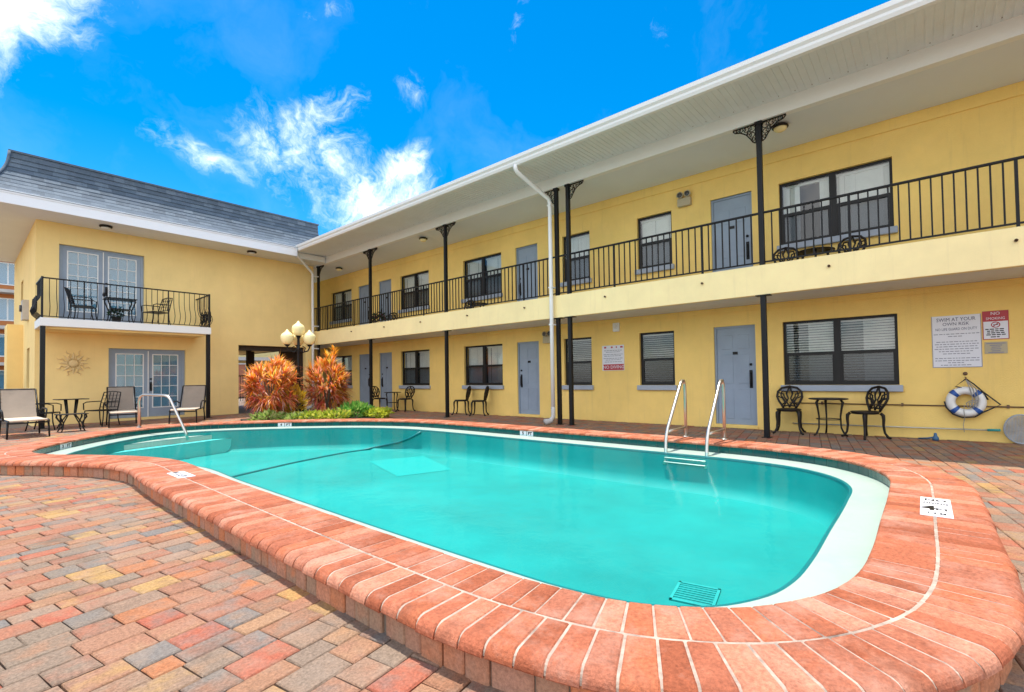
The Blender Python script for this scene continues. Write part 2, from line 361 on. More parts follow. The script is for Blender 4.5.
def ring_len(o):
    r = ring(o); return sum(hypot(r[(i + 1) % NP][0] - r[i][0], r[(i + 1) % NP][1] - r[i][1]) for i in range(NP))
def sweep(b, prof, smooth=False):
    """closed band round the pool: prof is a list of (o, z)"""
    rings = [[(x, y, z) for x, y in ring(o)] for o, z in prof]; vs = [p for r in rings for p in r]; fs = []
    for r in range(len(prof) - 1):
        for i in range(NP): fs.append((r * NP + i, r * NP + (i + 1) % NP, (r + 1) * NP + (i + 1) % NP, (r + 1) * NP + i))
    b.add(vs, fs, smooth)
def fill(b, poly, z, holes=()):
    bm = bmesh.new(); es = []
    for lp in [poly, *holes]:
        vs = [bm.verts.new((x, y, z)) for x, y in lp]
        es += [bm.edges.new((vs[i], vs[(i + 1) % len(vs)])) for i in range(len(vs))]
    bmesh.ops.triangle_fill(bm, use_beauty=True, use_dissolve=False, edges=es)
    bm.verts.index_update()
    b.add([tuple(v.co) for v in bm.verts], [tuple(v.index for v in f.verts) for f in bm.faces]); bm.free()

ZT, ZW, ZL, ZF = .18, .085, .05, -.45      # coping top, water, ledge, floor
pool = thing('swimming_pool', 'kidney shaped turquoise swimming pool with raised red brick coping', 'pool', (4.2, 6., 0.))
# coping bricks: two rows
cb = B()
def brick_row(b, o0, o1, bull_in, bull_out, pitch, gap, zt):
    om = (o0 + o1) / 2; n = int(round(ring_len(om) / pitch)); ds = PERIM / n
    # even spacing along the row's own centre line
    r = ring(om); cum = [0]
    for i in range(NP): cum.append(cum[-1] + hypot(r[(i + 1) % NP][0] - r[i][0], r[(i + 1) % NP][1] - r[i][1]))
    tot = cum[-1]; ph = random.random() * pitch
    def s_of(d):
        d %= tot; lo, hi = 0, NP
        while hi - lo > 1:
            mid = (lo + hi) // 2
            if cum[mid] <= d: lo = mid
            else: hi = mid
        t = (d - cum[lo]) / (cum[lo + 1] - cum[lo]); return (lo + t) / NP * PERIM
    edges = [ph + tot * i / n + random.uniform(-.007, .007) for i in range(n)]
    for i in range(n):
        d0 = edges[i] + gap / 2 * random.uniform(.75, 1.3); d1 = (edges[i + 1] if i < n - 1 else edges[0] + tot) - gap / 2
        dz = random.uniform(-.0018, .0018); oo = random.uniform(-.004, .004)
        T = .034 if bull_in else .058; zb = zt - T
        prof = []
        if bull_in:
            R = .018
            prof.append((o0 + .004, zb))
            for k in range(5): a = pi - pi / 2 * k / 4; prof.append((o0 + R + R * cos(a), zt - R + R * sin(a)))
        else: prof += [(o0, zb), (o0, zt - .004), (o0 + .004, zt)]
        if bull_out:
            R = .052
            for k in range(7): a = pi / 2 - pi / 2 * k / 6; prof.append((o1 + oo - R + R * cos(a), zt - R + R * sin(a)))
            prof.append((o1 + oo - .004, zb))
        else: prof += [(o1 - .004, zt), (o1, zt - .004), (o1, zb)]
        st = []
        for d, dip in ((d0, .005), (d0 + .006, 0), ((d0 + d1) / 2, 0), (d1 - .006, 0), (d1, .005)):
            s = s_of(d); row = []
            for o, z in prof:
                x, y = at(s, o); row.append((x, y, z + dz - dip * (1 if z > zb + .002 else 0)))
            st.append(row)
        m = len(prof); vs = [p for row in st for p in row]; fs = []
        for q in range(4):
            for k in range(m): fs.append((q * m + k, q * m + (k + 1) % m, (q + 1) * m + (k + 1) % m, (q + 1) * m + k))
        fs += [tuple(range(m)), tuple(4 * m + k for k in range(m - 1, -1, -1))]
        b.add(vs, fs, False)
brick_row(cb, -.025, .243, True, False, .112, .007, ZT)
brick_row(cb, .258, .545, False, True, .116, .009, ZT)
cop = cb.build('brick_coping', 'coping', pool)
b = B(); sweep(b, [(-.008, .148), (-.008, ZT - .0045), (.492, ZT - .0045), (.51, ZT - .009), (.524, ZT - .018), (.534, ZT - .034), (.537, ZT - .05)])
b.build('mortar', 'mortar', cop)
b = B(); d = 0.; Lr = ring_len(.5); scale = PERIM / Lr
tot = 0.
while d < PERIM - .05:
    w = random.choice((.09, .1, .115, .13, .15)) ; w = min(w, PERIM - d); o1 = .5 + random.uniform(-.005, .006); s0 = d + .003; s1 = d + w - .003
    zt = .121
    a0 = at(s0, .4); a1 = at(s1, .4); p0 = at(s0, o1 - .006); p1 = at(s1, o1 - .006); q0 = at(s0 + .006, o1); q1 = at(s1 - .006, o1)
    poly = [a0, a1, p1, q1, q0, p0]; b.prism(poly, -.02, zt); d += w
b.build('soldier_brick_riser', 'riser', pool)
b = B(); sweep(b, [(.43, .125), (.487, .122), (.487, -.05)]); b.build('riser_backing', 'sand', pool)
b = B(); nt_ = int(PERIM / .152)
for i in range(nt_):
    s0 = PERIM * i / nt_ + .002; s1 = PERIM * (i + 1) / nt_ - .002
    q = [at(s0, .0), at((s0 + s1) / 2, .0), at(s1, .0)]; r = [at(s0, .03), at((s0 + s1) / 2, .03), at(s1, .03)]
    b.prism([q[0], q[1], q[2], r[2], r[1], r[0]], .03, .152)
b.build('waterline_tile_band', 'tile', pool)
b = B(); sweep(b, [(.02, .15), (.006, .148), (.006, .02)]); b.build('tile_grout', 'mortar', pool)
b = B(); sweep(b, [(.01, ZL + .004), (-.10, ZL), (-.29, ZL - .008), (-.305, ZL - .01)], True); b.build('plaster_ledge', 'plaster', pool)
b = B(); sweep(b, [(-.305, ZL - .0095), (-.33, ZL - .0135), (-.335, ZL - .03), (-.335, ZL - .045)]); b.build('ledge_nosing_tile', 'linetile', pool)
b = B(); sweep(b, [(-.335, ZL - .045), (-.345, -.18), (-.36, -.32), (-.40, -.41), (-.48, ZF)], True); b.build('basin_wall', 'basin', pool)
FLOOR = ring(-.48)
b = B(); fill(b, FLOOR, ZF); b.build('basin_floor', 'basin', pool)
b = B(); fill(b, [(5.3, 8.3), (7.2 * .88, 7.9), (5.7, 6.3), (4.75, 6.6)], ZF + .004); b.build('pale_floor_patch', mat('pale_turquoise_plaster', (.0, .355, .335), .7, var=.04), pool)
# corner entry steps in the rounded lobe
LIP = ring(-.34)
def clip(poly, p, n):
    out = []
    for i in range(len(poly)):
        a, c = poly[i], poly[(i + 1) % len(poly)]
        da = (a[0] - p[0]) * n[0] + (a[1] - p[1]) * n[1]; dc = (c[0] - p[0]) * n[0] + (c[1] - p[1]) * n[1]
        if da >= 0: out.append(a)
        if da * dc < 0: t = da / (da - dc); out.append((a[0] + (c[0] - a[0]) * t, a[1] + (c[1] - a[1]) * t))
    return out
nn = Vector((-.30, .954)).normalized()
for k, (q, zs) in enumerate((((2.9, 12.0), -.05), ((2.9, 11.68), -.15))):
    pl = clip(LIP, q, nn)
    b = B(); b.prism([(x, y) for x, y in pl], ZF, zs); b.build('entry_step', 'basinlight' if k else 'plaster', pool)
    tx = Vector((nn.y, -nn.x)); ends = [p for p in pl if abs((p[0] - q[0]) * nn.x + (p[1] - q[1]) * nn.y) < 1e-6]
    if len(ends) == 2:
        a, c = Vector(ends[0]), Vector(ends[1]); b = B()
        b.add([(a.x, a.y, zs + .003), (c.x, c.y, zs + .003), (c.x + nn.x * .06, c.y + nn.y * .06, zs + .003), (a.x + nn.x * .06, a.y + nn.y * .06, zs + .003)], [(0, 1, 2, 3)])
        b.build('step_edge_tile', 'linetile', pool)
# dark line across the floor and up the far wall
b = B()
b.tube([(2.22, 8.45, ZF + .005), (3.2, 8.87, ZF + .005), (4.2, 9.28, ZF + .005), (5.0, 9.52, ZF + .005), (5.6, 9.66, ZF + .005), (6.02, 9.66, ZF + .008), (6.27, 9.58, -.40), (6.51, 8.97, -.26), (6.58, 8.68, -.16), (6.625, 8.34, -.01)], .024, 8)
b.build('depth_break_line', 'linetile', pool)
# drain grate
dg = B(); ax = Vector((.985, .17)); ay = Vector((-.17, .985)); ctr = Vector((3.52, 1.30))
def dbox(b, u0, u1, v0, v1, z0, z1):
    P = [ctr + ax * u + ay * v for u, v in ((u0, v0), (u1, v0), (u1, v1), (u0, v1))]; b.prism([tuple(p) for p in P], z0, z1)
for u in (-.17, .15): dbox(dg, u, u + .02, -.15, .15, ZF + .002, ZF + .012)
for v in (-.15, .13): dbox(dg, -.17, .17, v, v + .02, ZF + .002, ZF + .012)
for k in range(8): dbox(dg, -.145 + k * .038, -.133 + k * .038, -.13, .13, ZF + .002, ZF + .010)
dg.build('drain_grate', mat('pale_teal_grate', (.02, .37, .35), .6), pool)
b = B(); dbox(b, -.16, .16, -.14, .14, ZF - .002, ZF + .004); b.build('drain_well', mat('deep_teal', (.0, .26, .25), .7), pool)
# depth markers
def floor_marker(c, xd, w, h, lines, tilt=0):
    x = Vector(xd).normalized(); y = Vector((-x.y, x.x)); b = B(); n = 2
    P = lambda u, v: (c[0] + x.x * u + y.x * v, c[1] + x.y * u + y.y * v)
    b.prism([P(-w / 2, -h / 2), P(w / 2, -h / 2), P(w / 2, h / 2), P(-w / 2, h / 2)], ZT - .01, ZT + .003)
    o = b.build('depth_marker', 'signwhite', pool)
    for txt, sz, u, v, sx in lines:
        text('lettering', txt, sz, 'black', o, (*P(u, v), ZT + .0035), (x.x, x.y, 0), (y.x, y.y, 0), .0008, sx=sx, bold=sz * .02)
# right-hand deck marker, read from inside the pool
floor_marker((4.58, -.04), (0, -1, 0), .17, .60, [('NO', .10, 0, .21, .8), ('DIVING', .075, 0, .10, .55), ('4', .2, -.04, -.07, .9), ('FT', .09, .035, -.09, .8), ('1.2 M', .07, 0, -.22, .65)])
floor_marker((1.56, 5.95), (0, 1, 0), .42, .15, [('4', .13, -.14, 0, 1), ('FT', .10, -.03, 0, 1), ('1.2 M', .08, .12, 0, .9)])
def wall_marker(s, txts):
    p = at(s, -.001); a = at(s - .01, 0); c = at(s + .01, 0); t = Vector((c[0] - a[0], c[1] - a[1], 0)).normalized()
    inn = Vector((-(at(s, 1)[0] - at(s, 0)[0]), -(at(s, 1)[1] - at(s, 0)[1]), 0)).normalized(); x = Vector((0, 0, 1)).cross(inn)
    for k, tx in enumerate(txts):
        b = B(); ctr = Vector((p[0], p[1], 0)) + x * (.165 * (k - .5)); n = len(txts)
        P = [ctr - x * .075 + inn * .004, ctr + x * .075 + inn * .004, ctr + x * .075 - inn * .01, ctr - x * .075 - inn * .01]
        b.prism([(q.x, q.y) for q in P], .055, .148)
        o = b.build('depth_marker', 'signwhite', pool)
        text('lettering', tx, .075, 'black', o, (ctr.x + inn.x * .0045, ctr.y + inn.y * .0045, .097), x, (0, 0, 1), .0008, sx=1.2, bold=.003)
def s_near(x, y): return min(range(NP), key=lambda i: (INNER[i][0] - x) ** 2 + (INNER[i][1] - y) ** 2) / NP * PERIM
wall_marker(s_near(1.25, 11.15), ('3', 'FT')); wall_marker(s_near(5.15, 11.65), ('4', 'FT')); wall_marker(s_near(7.0, 5.7), ('5', 'FT'))
b = B(); fill(b, ring(.0), ZW); tag(b.build('pool_water', 'water'), 'clear still turquoise water filling the swimming pool', 'water', kind='structure')

# ------------------------------------------------------------------ ground and pavers
hole = ring(.2)
b = B(); fill(b, [(-150, -150), (150, -150), (150, 200), (-150, 200)], -.035, [hole]); tag(b.build('ground', 'sand'), 'bare sandy ground beneath and beyond the paving', 'ground', kind='structure')
pv = B(); keep_out = ring(.40); th = radians(9.); ct, st_ = cos(th), sin(th)
def paver(x0, y0, w, h):
    g = .0026; z = random.uniform(-.0015, .0015); c = .006; tx = random.uniform(-.0016, .0016); ty = random.uniform(-.0016, .0016)
    cx, cy = x0 + w / 2, y0 + h / 2; wx, wy = cx * ct - cy * st_, cx * st_ + cy * ct
    if not (-3.5 < wx < 10.9 and -5 < wy < 18.66) or inside((wx, wy), keep_out): return
    if wx > 10.75 and wy < 30: pass
    vs = []
    for k, zz in ((0, -.03), (0, -c), (c, 0)):
        for sx, sy in ((-1, -1), (1, -1), (1, 1), (-1, 1)):
            u = cx + sx * (w / 2 - g - k) + random.uniform(-.0015, .0015); v = cy + sy * (h / 2 - g - k) + random.uniform(-.0015, .0015)
            vs.append((u * ct - v * st_, u * st_ + v * ct, z + zz + tx * sx + ty * sy))
    fs = [(8, 9, 10, 11)]
    for r in range(2):
        for i in range(4): fs.append((r * 4 + i, r * 4 + (i + 1) % 4, r * 4 + 4 + (i + 1) % 4, r * 4 + 4 + i))
    pv.add(vs, fs)
y = -9.
rowi = 0
while y < 21:
    h = random.choice((.12, .16, .16)); x = -6 + random.random() * .2
    while x < 14:
        w = random.choice((.12, .18, .24, .24)) if h < .15 else random.choice((.16, .16, .24, .24, .20))
        if h < .15 and w == .12: pass
        paver(x, y, w, h); x += w
    y += h
tag(pv.build('paver_deck', 'paver'), 'tumbled multicoloured concrete pavers around the pool', 'paving', kind='structure')
# planting bed
bed = [(5.35, 13.05), (5.2, 14.2), (5.5, 15.3), (7.6, 15.6), (8.6, 14.6), (8.6, 12.6), (7.6, 11.9)]
b = B(); b.prism(bed, -.02, .05); tag(b.build('planting_bed', 'soil'), 'mulched planting bed between pool coping and passage', 'planting bed', kind='structure')

# ------------------------------------------------------------------ motel wing on the right
YA, YB = -9., 21.5; XW = 10.9; XP = 9.55
motel = thing('motel_building', 'long two storey yellow motel wing with white eaves and open walkway balcony', 'building', (XW, 6., 0.))
OP = []   # (y0, y1, z0, z1)
WIN = [(.33, 2.14), (4.38, 5.25), (6.60, 7.47), (9.74, 11.43), (13.19, 14.85), (18.25, 19.9)]
DOOR = [(2.65, 3.49), (8.34, 9.16), (15.42, 16.25), (16.93, 17.72)]
WIN_N = [(-4.3, -2.5)]; DOOR_N = [(-6., -5.16)]
for zf in (0, 2.87):
    for a, c in WIN + WIN_N: OP.append((a, c, .92 + zf - (.05 if zf else 0), 2.19 + zf - (.05 if zf else 0)))
    for a, c in DOOR + DOOR_N: OP.append((a, c, 2.80 if zf else .07, 5.01 if zf else 2.19))
b = B()
for a0, a1, b0, b1 in rect_cells(YA, YB, -.05, 6., OP): b.box(XW, XW + .2, a0, a1, b0, b1)
wall = b.build('wall', 'stucco', motel)
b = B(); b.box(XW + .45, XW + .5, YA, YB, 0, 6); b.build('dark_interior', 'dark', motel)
b = B()
b.box(XW - .025, XW + .002, YA, YB, 2.49, 2.598); b.box(XW - .025, XW + .002, YA, YB, 5.47, 5.68); b.build('wall_top_trim', 'stucco', motel)
# floor slab with edge band
b = B(); b.box(XP + .06, XW, YA, YB, 2.60, 2.74); b.build('balcony_floor_slab', 'ceiling', motel)
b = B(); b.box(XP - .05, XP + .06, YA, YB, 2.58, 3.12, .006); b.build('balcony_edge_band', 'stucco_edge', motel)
for yy in (-1.01, 1.15, 3.23, 5.37, 7.7, 9.8, 11.9, 13.85, 15.9, -3.1):
    b = B(); b.lathe([(.02, 0), (.022, -.04), (.016, -.042), (.014, -.005)], (XP - .05, yy, 2.93), 8, 'x'); b.build('drain_spout', 'conduit', motel)
# upper beam, ceiling, soffit, gutter, roof
b = B(); b.box(XP - .05, XP + .09, YA, 18.35, 5.755, 6.03, .004); b.build('eave_beam', 'white', motel)
b = B(); b.add([(XP + .09, YA, 5.80), (XW, YA, 5.68), (XW, YB, 5.68), (XP + .09, YB, 5.80), (XP + .09, YA, 6.02), (XW, YA, 6.02), (XW, YB, 6.02), (XP + .09, YB, 6.02)],
               [(0, 1, 2, 3), (7, 6, 5, 4), (0, 4, 5, 1), (3, 2, 6, 7), (0, 3, 7, 4), (1, 5, 6, 2)])
b.build('balcony_ceiling', 'ceiling', motel)
XG = 8.30
def yend(x): return 17.75 + (x - XG) / (XP - XG) * .6
b = B(); y = YA; w = .102
while y < 18.3:
    # ribbed vinyl panel: raised flat with a narrow groove
    e0, e1 = min(y + w * .86, yend(XG)), min(y + w * .86, yend(XP)); f0, f1 = min(y + w, yend(XG)), min(y + w, yend(XP)); s0, s1 = min(y, yend(XG)), min(y, yend(XP))
    z = 5.985
    b.quad((XG + .01, s0, z), (XP - .05, s1, z + .04), (XP - .05, e1, z + .04), (XG + .01, e0, z))
    b.quad((XG + .01, e0, z), (XP - .05, e1, z + .04), (XP - .05, e1, z + .045), (XG + .01, e0, z + .005))
    b.quad((XG + .01, e0, z + .005), (XP - .05, e1, z + .045), (XP - .05, f1, z + .045), (XG + .01, f0, z + .005))
    b.quad((XG + .01, f0, z + .005), (XP - .05, f1, z + .045), (XP - .05, f1, z + .04), (XG + .01, f0, z))
    y += w
sof = b.build('vinyl_soffit', 'soffit', motel)
b = B(); y = YA + .3
while y < 17.9: b.lathe([(.008, 0), (.006, -.006)], (XP - .17, y, 6.016), 6); y += .25
tag(b.build('soffit_screw', 'conduit', sof), kind='stuff')
b = B()
prof = [(XG + .03, 5.96), (XG - .03, 5.97), (XG - .055, 6.02), (XG - .055, 6.06), (XG - .09, 6.10), (XG - .095, 6.17), (XG - .075, 6.175), (XG - .07, 6.12), (XG + .0, 6.10), (XG + .03, 6.19)]
n = len(prof); vs = [(x, YA, z) for x, z in prof] + [(x, 17.78, z) for x, z in prof]
b.add(vs, [(i, (i + 1) % n, n + (i + 1) % n, n + i) for i in range(n)] + [tuple(range(n)), tuple(range(2 * n - 1, n - 1, -1))])
b.build('gutter', 'white', motel)
b = B(); b.add([(XG, YA, 6.16), (XG, 17.8, 6.16), (13.5, 17.8, 7.0), (13.5, YA, 7.0), (XG, YA, 6.2), (XG, 17.8, 6.2), (13.5, 17.8, 7.04), (13.5, YA, 7.04), (19, YA, 6.2), (19, 17.8, 6.2), (19, YA, 6.16), (19, 17.8, 6.16)],
               [(0, 1, 2, 3), (4, 5, 6, 7), (0, 4, 7, 3), (1, 5, 6, 2), (0, 1, 5, 4), (7, 6, 9, 8), (3, 2, 11, 10), (8, 9, 11, 10)])
b.box(XW + .2, 18.8, YA, YA + .2, -.05, 6.1); b.box(18.6, 18.8, YA + .2, YB, -.05, 6.1); b.box(XW + .5, 18.6, YB - .2, YB, -.05, 6.1)
b.build('roof', 'roofgrey', motel)
# posts with filigree brackets
def filigree(b, x, y, z, sgn):
    def P(u, v): return (x, y + sgn * u, z - v)
    b.tube([P(0, .012), P(.40, .012)], .013, 5); b.tube([P(.012, 0), P(.012, .36)], .011, 5)
    b.tube([P(.40, .02), P(.36, .07), P(.27, .09), P(.17, .16), P(.10, .26), P(.06, .33), P(.015, .36)], .012, 5)
    for u, v, r in ((.07, .08, .055), (.17, .065, .045), (.26, .05, .034), (.07, .19, .045), (.055, .28, .03), (.33, .04, .022), (.13, .14, .03)):
        b.tube([P(u + r * cos(t * pi / 4), v + r * sin(t * pi / 4)) for t in range(8)], .0085, 4, True)
        b.tube([P(u, v), P(u + r * .6, v + r * .5), P(u + r * .2, v - r * .6)], .008, 4)
POSTS = [(2.17, (-1, 1)), (6.36, (-1,)), (6.70, (1,)), (10.76, (-1, 1)), (14.75, (-1, 1)), (18.45, (-1,)), (-2.1, (-1, 1)), (-6.3, (-1, 1))]
for yy, br in POSTS:
    b = B(); h = .042
    b.box(XP - h, XP + h, yy - h, yy + h, 3.12, 5.755, .008); b.box(XP - h, XP + h, yy - h, yy + h, 0, 2.58, .008)
    b.box(XP - .075, XP + .075, yy - .075, yy + .075, 0, .012); b.box(XP - .06, XP + .1, yy - .12, yy + .12, 2.565, 2.579); b.box(XP - .06, XP + .06, yy - .06, yy + .06, 5.70, 5.754)
    po = b.build('post', 'rail', motel)
    for sg in br:
        b = B(); filigree(b, XP, yy + sg * h, 5.75, sg); b.build('filigree_bracket', 'black', po)
# railing, one length between posts
ys = sorted([p[0] for p in POSTS]) ; ys = [YA] + ys + [20.9]
for k in range(len(ys) - 1):
    a, c = ys[k] + (.042 if k else 0), ys[k + 1] - .042
    if c - a < .1: continue
    b = B(); b.box(XP - .025, XP + .025, a, c, 4.06, 4.095, .006); b.box(XP - .016, XP + .016, a, c, 3.165, 3.19)
    n = max(2, int(round((c - a) / .128)))
    for i in range(1, n):
        yy = a + (c - a) * i / n; w = .0105
        if i % 15 == 8: b.box(XP - .018, XP + .018, yy - .018, yy + .018, 3.08, 4.06)
        else: b.box(XP - w, XP + w, yy - w, yy + w, 3.19, 4.06)
    b.build('balcony_railing', 'rail', motel)
# windows
def window(y0, y1, z0, z1, style, parent=motel):
    wx = XW + .07; f = .045; b = B()
    for zz in ((z0, z0 + f), (z1 - f, z1)): b.box(wx, wx + .05, y0, y1, *zz)
    for yy in ((y0, y0 + f), (y1 - f, y1)): b.box(wx + .001, wx + .05, *yy, z0 + f, z1 - f)
    wide = y1 - y0 > 1.3; zm = (z0 + z1) / 2 - .02; ym = (y0 + y1) / 2
    if wide: b.box(wx - .008, wx + .052, ym - .055, ym + .055, z0 + f, z1 - f)
    bays = [(y0 + f, ym - .055), (ym + .055, y1 - f)] if wide else [(y0 + f, y1 - f)]
    for a, c in bays: b.box(wx - .004, wx + .048, a, c, zm - .03, zm + .03)
    for a, c in bays:
        b.box(wx + .002, wx + .046, a, a + .03, z0 + f, zm - .03); b.box(wx + .002, wx + .046, c - .03, c, z0 + f, zm - .03)
        b.box(wx + .002, wx + .046, a + .03, c - .03, z0 + f, z0 + f + .03)
    w = b.build('window', 'winframe', parent)
    b = B(); b.box(XW - .07, XW + .118, y0 - .05, y1 + .05, z0 - .12, z0 - .002, .008); b.build('sill', 'trimgrey', w)
    up, lo = B(), B()
    for a, c in bays:
        up.box(wx + .02, wx + .026, a, c, zm + .03, z1 - f); lo.box(wx + .026, wx + .032, a + .03, c - .03, z0 + f + .03, zm - .03)
    up.build('pane', 'glass', w); lo.build('pane', 'screen' if style != 'plain' else 'glass', w)
    b = B()
    if style in ('hblind', 'halfblind'):
        zz = z1 - .05
        for a, c in bays:
            zz = z1 - .06; stop = z0 + .05
            b.box(wx + .09, wx + .13, a, c, z1 - .075, z1 - .045)
            if style == 'hblind':
                while zz > stop:
                    tl = random.uniform(.006, .011); b.quad((wx + .09, a, zz - tl), (wx + .09, c, zz - tl), (wx + .13, c, zz + tl), (wx + .13, a, zz + tl)); zz -= .05
            else:
                seg = random.uniform(.3, .6)
                while zz > stop:
                    tl = .021; cut = a + (c - a) * seg
                    b.quad((wx + .09, a, zz - tl), (wx + .09, cut, zz - tl), (wx + .12, cut, zz + tl), (wx + .12, a, zz + tl))
                    tl = .012; b.quad((wx + .09, cut, zz - tl), (wx + .09, c, zz - tl), (wx + .13, c, zz + tl), (wx + .13, cut, zz + tl)); zz -= .05
        b.build('blind', 'blind', w)
    else:
        for a, c in bays:
            y = a
            while y < c - .01:
                e = min(y + .085, c); d = random.uniform(.0, .03)
                if not (style == 'gap' and a > ym and y > a + (c - a) * .12 and y < a + (c - a) * .60): b.box(wx + .1 + d, wx + .105 + d, y, e, z0 + .05, z1 - .06)
                y = e
            b.box(wx + .09, wx + .15, a, c, z1 - .09, z1 - .045)
        b.build('curtain', 'curtain', w)
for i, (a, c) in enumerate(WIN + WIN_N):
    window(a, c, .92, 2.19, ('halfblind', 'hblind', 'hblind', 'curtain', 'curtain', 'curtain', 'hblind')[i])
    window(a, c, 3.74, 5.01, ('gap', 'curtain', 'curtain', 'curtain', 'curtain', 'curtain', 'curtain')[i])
# doors
def door(y0, y1, z0, z1, hside):
    b = B(); x = XW + .05; f = .04
    b.box(x - .01, x + .1, y0, y0 + f, z0, z1); b.box(x - .01, x + .1, y1 - f, y1, z0, z1); b.box(x - .01, x + .1, y0 + f, y1 - f, z1 - f, z1)
    a, c = y0 + f, y1 - f; b.box(x + .02, x + .06, a, c, z0, z1 - f)
    # raised panels
    W = c - a; m = .1; pw = (W - 3 * m) / 2
    for py in (a + m, a + 2 * m + pw):
        for p0, p1 in ((.12, .75), (.88, 1.5), (1.62, 1.92)):
            b.box(x + .012, x + .021, py, py + pw, z0 + p0, z0 + p1, .004); 
    d = b.build('door', 'door', motel)
    hy = a + .075 if hside < 0 else c - .075
    b = B(); b.tube([(x + .02, hy, z0 + 1.12), (x - .03, hy, z0 + 1.1), (x - .035, hy, z0 + .95), (x - .03, hy, z0 + .84), (x + .02, hy, z0 + .80)], .014, 6)
    b.box(x + .005, x + .02, hy - .03, hy + .03, z0 + .78, z0 + 1.16, .004); b.lathe([(.028, 0), (.026, -.025)], (x + .02, hy, z0 + 1.28), 10, 'x')
    b.build('handle', 'black', d)
    b = B(); yc = (a + c) / 2; b.box(x + .006, x + .02, yc - .05, yc + .05, z0 + 1.50, z0 + 1.56); b.build('number_plate', 'black', d)
    b = B(); b.box(XW - .03, XW + .12, y0 - .01, y1 + .01, z0 - .075, z0 - .002, .006); b.build('threshold', 'stucco', d)
HS = (-1, 1, 1, -1, 1)
for i, (a, c) in enumerate(DOOR + DOOR_N):
    door(a, c, .075, 2.19, HS[i]); door(a, c, 2.805, 5.01, HS[i])
# downspouts
def downspout(y, x0=XG - .02, xd=XP - .15, dy=0.):
    b = B(); r = .05; y1 = y; y = y + dy
    b.tube([(x0, y1, 5.99), (x0, y1, 5.90), (x0 + .05, y1 - .01 + dy * .05, 5.83), (xd - .05, y - .12, 5.48), (xd, y - .13, 5.38), (xd, y - .13, 4.5), (xd, y - .13, 3.), (xd, y - .13, .42)], r, 10)
    for zz in (5.3, 3.3, 2.4): b.box(xd - .05, XP - .04, y - .18, y - .08, zz, zz + .03)
    o = b.build('downspout', 'white', motel)
    b = B(); b.tube([(xd, y - .13, .43), (xd, y - .13, .2), (xd - .06, y - .10, .1), (xd - .2, y - .02, .07)], [.052, .052, .06, .075], 10); b.build('downspout_boot', 'concrete', o)
downspout(6.92); downspout(17.68, XG + .02, 9.28, .85)

# wall fittings on the motel (things of their own)
def em_light(y, z, label, x=XW):
    t = thing('emergency_light', label, 'emergency light', (x, y, z), 0, 'twin head emergency lights')
    b = B(); b.box(-.09, 0, -.15, .15, -.14, .05, .012); b.build('battery_case', 'beige', t, world=False)
    for sg in (-1, 1):
        b = B(); b.lathe([(.02, .04), (.05, .03), (.075, -.02), (.078, -.05), (.06, -.052)], (-.06, sg * .085, .12), 12, 'x'); o = b.build('lamp_head', 'beige', t, world=False)
        b = B(); b.lathe([(.058, -.0525), (.03, -.06)], (-.06, sg * .085, .12), 12, 'x'); b.build('lens', 'lens', o, world=False)
    return t
em_light(4.05, 5.15, 'beige twin head emergency light high on upper wall beside a door')
em_light(7.98, 2.24, 'beige twin head emergency light on lower wall behind white downspout')
t = thing('alarm_sounder', 'small white alarm box on lower wall above red and white sign', 'alarm', (XW, 5.85, 2.39))
b = B(); b.box(-.06, 0, -.085, .085, -.12, .1, .01); b.build('alarm_case', 'white', t, world=False); b = B(); b.lathe([(.05, 0), (.045, -.03), (.02, -.04)], (-.06, 0, 0), 12, 'x'); b.build('alarm_lens', 'ringwhite', t, world=False)
def ceil_light(p, label, grp, m1='bronze', m2='globe'):
    t = thing('ceiling_light', label, 'ceiling light', p, 0, grp)
    b = B(); b.lathe([(.13, 0), (.14, -.03), (.12, -.04)], (0, 0, 0), 16); b.build('base', m1, t, world=False)
    b = B(); b.lathe([(.115, -.04), (.10, -.075), (.06, -.10), (.01, -.108)], (0, 0, 0), 16); b.build('diffuser', m2, t, world=False)
ceil_light((10.2, 18.0, 5.72), 'round balcony ceiling light nearest the far downspout', 'balcony ceiling lights')
ceil_light((9.95, 12.3, 5.745), 'round balcony ceiling light between the two farther filigree posts', 'balcony ceiling lights')
ceil_light((9.95, 1.9, 5.745), 'small round light behind the nearest filigree post bracket', 'balcony ceiling lights')

# signs
XS = XW - .004
t = thing('pool_rules_sign', 'large white sign reading swim at your own risk no life guard on duty', 'sign', (XS, -.425, 1.65))
b = B(); b.box(XS - .008, XS, -.73, -.12, 1.21, 2.08); bd = b.build('board', 'signwhite', t)
X3 = XS - .0085; RD, UP = (0, -1, 0), (0, 0, 1)
b = B()
for y0, y1, z0, z1 in ((-.728, -.72, 1.212, 2.078), (-.13, -.122, 1.212, 2.078), (-.72, -.13, 1.212, 1.22)): b.box(X3 - .001, X3, y0, y1, z0, z1)
b.build('border_line', 'signgrey', bd)
text('lettering', 'SWIM AT YOUR', .085, 'signblue', bd, (X3, -.425, 2.01), RD, UP, sx=.80); text('lettering', 'OWN RISK', .075, 'signblue', bd, (X3, -.425, 1.935), RD, UP, sx=.9)
text('lettering', 'NO LIFE GUARD ON DUTY', .062, 'signblue', bd, (X3, -.425, 1.85), RD, UP, sx=.68)
b = B()
for z, w in ((1.77, .56), (1.73, .2), (1.64, .5), (1.60, .54), (1.56, .5), (1.52, .55), (1.48, .44), (1.44, .34), (1.365, .54), (1.325, .54), (1.29, .22), (1.25, .4)):
    y = -.425 + w / 2
    while y > -.425 - w / 2 + .02:
        l = random.uniform(.02, .06); e = max(y - l, -.425 - w / 2); b.box(X3 - .001, X3, e, y, z - .006, z + .006); y = e - .012
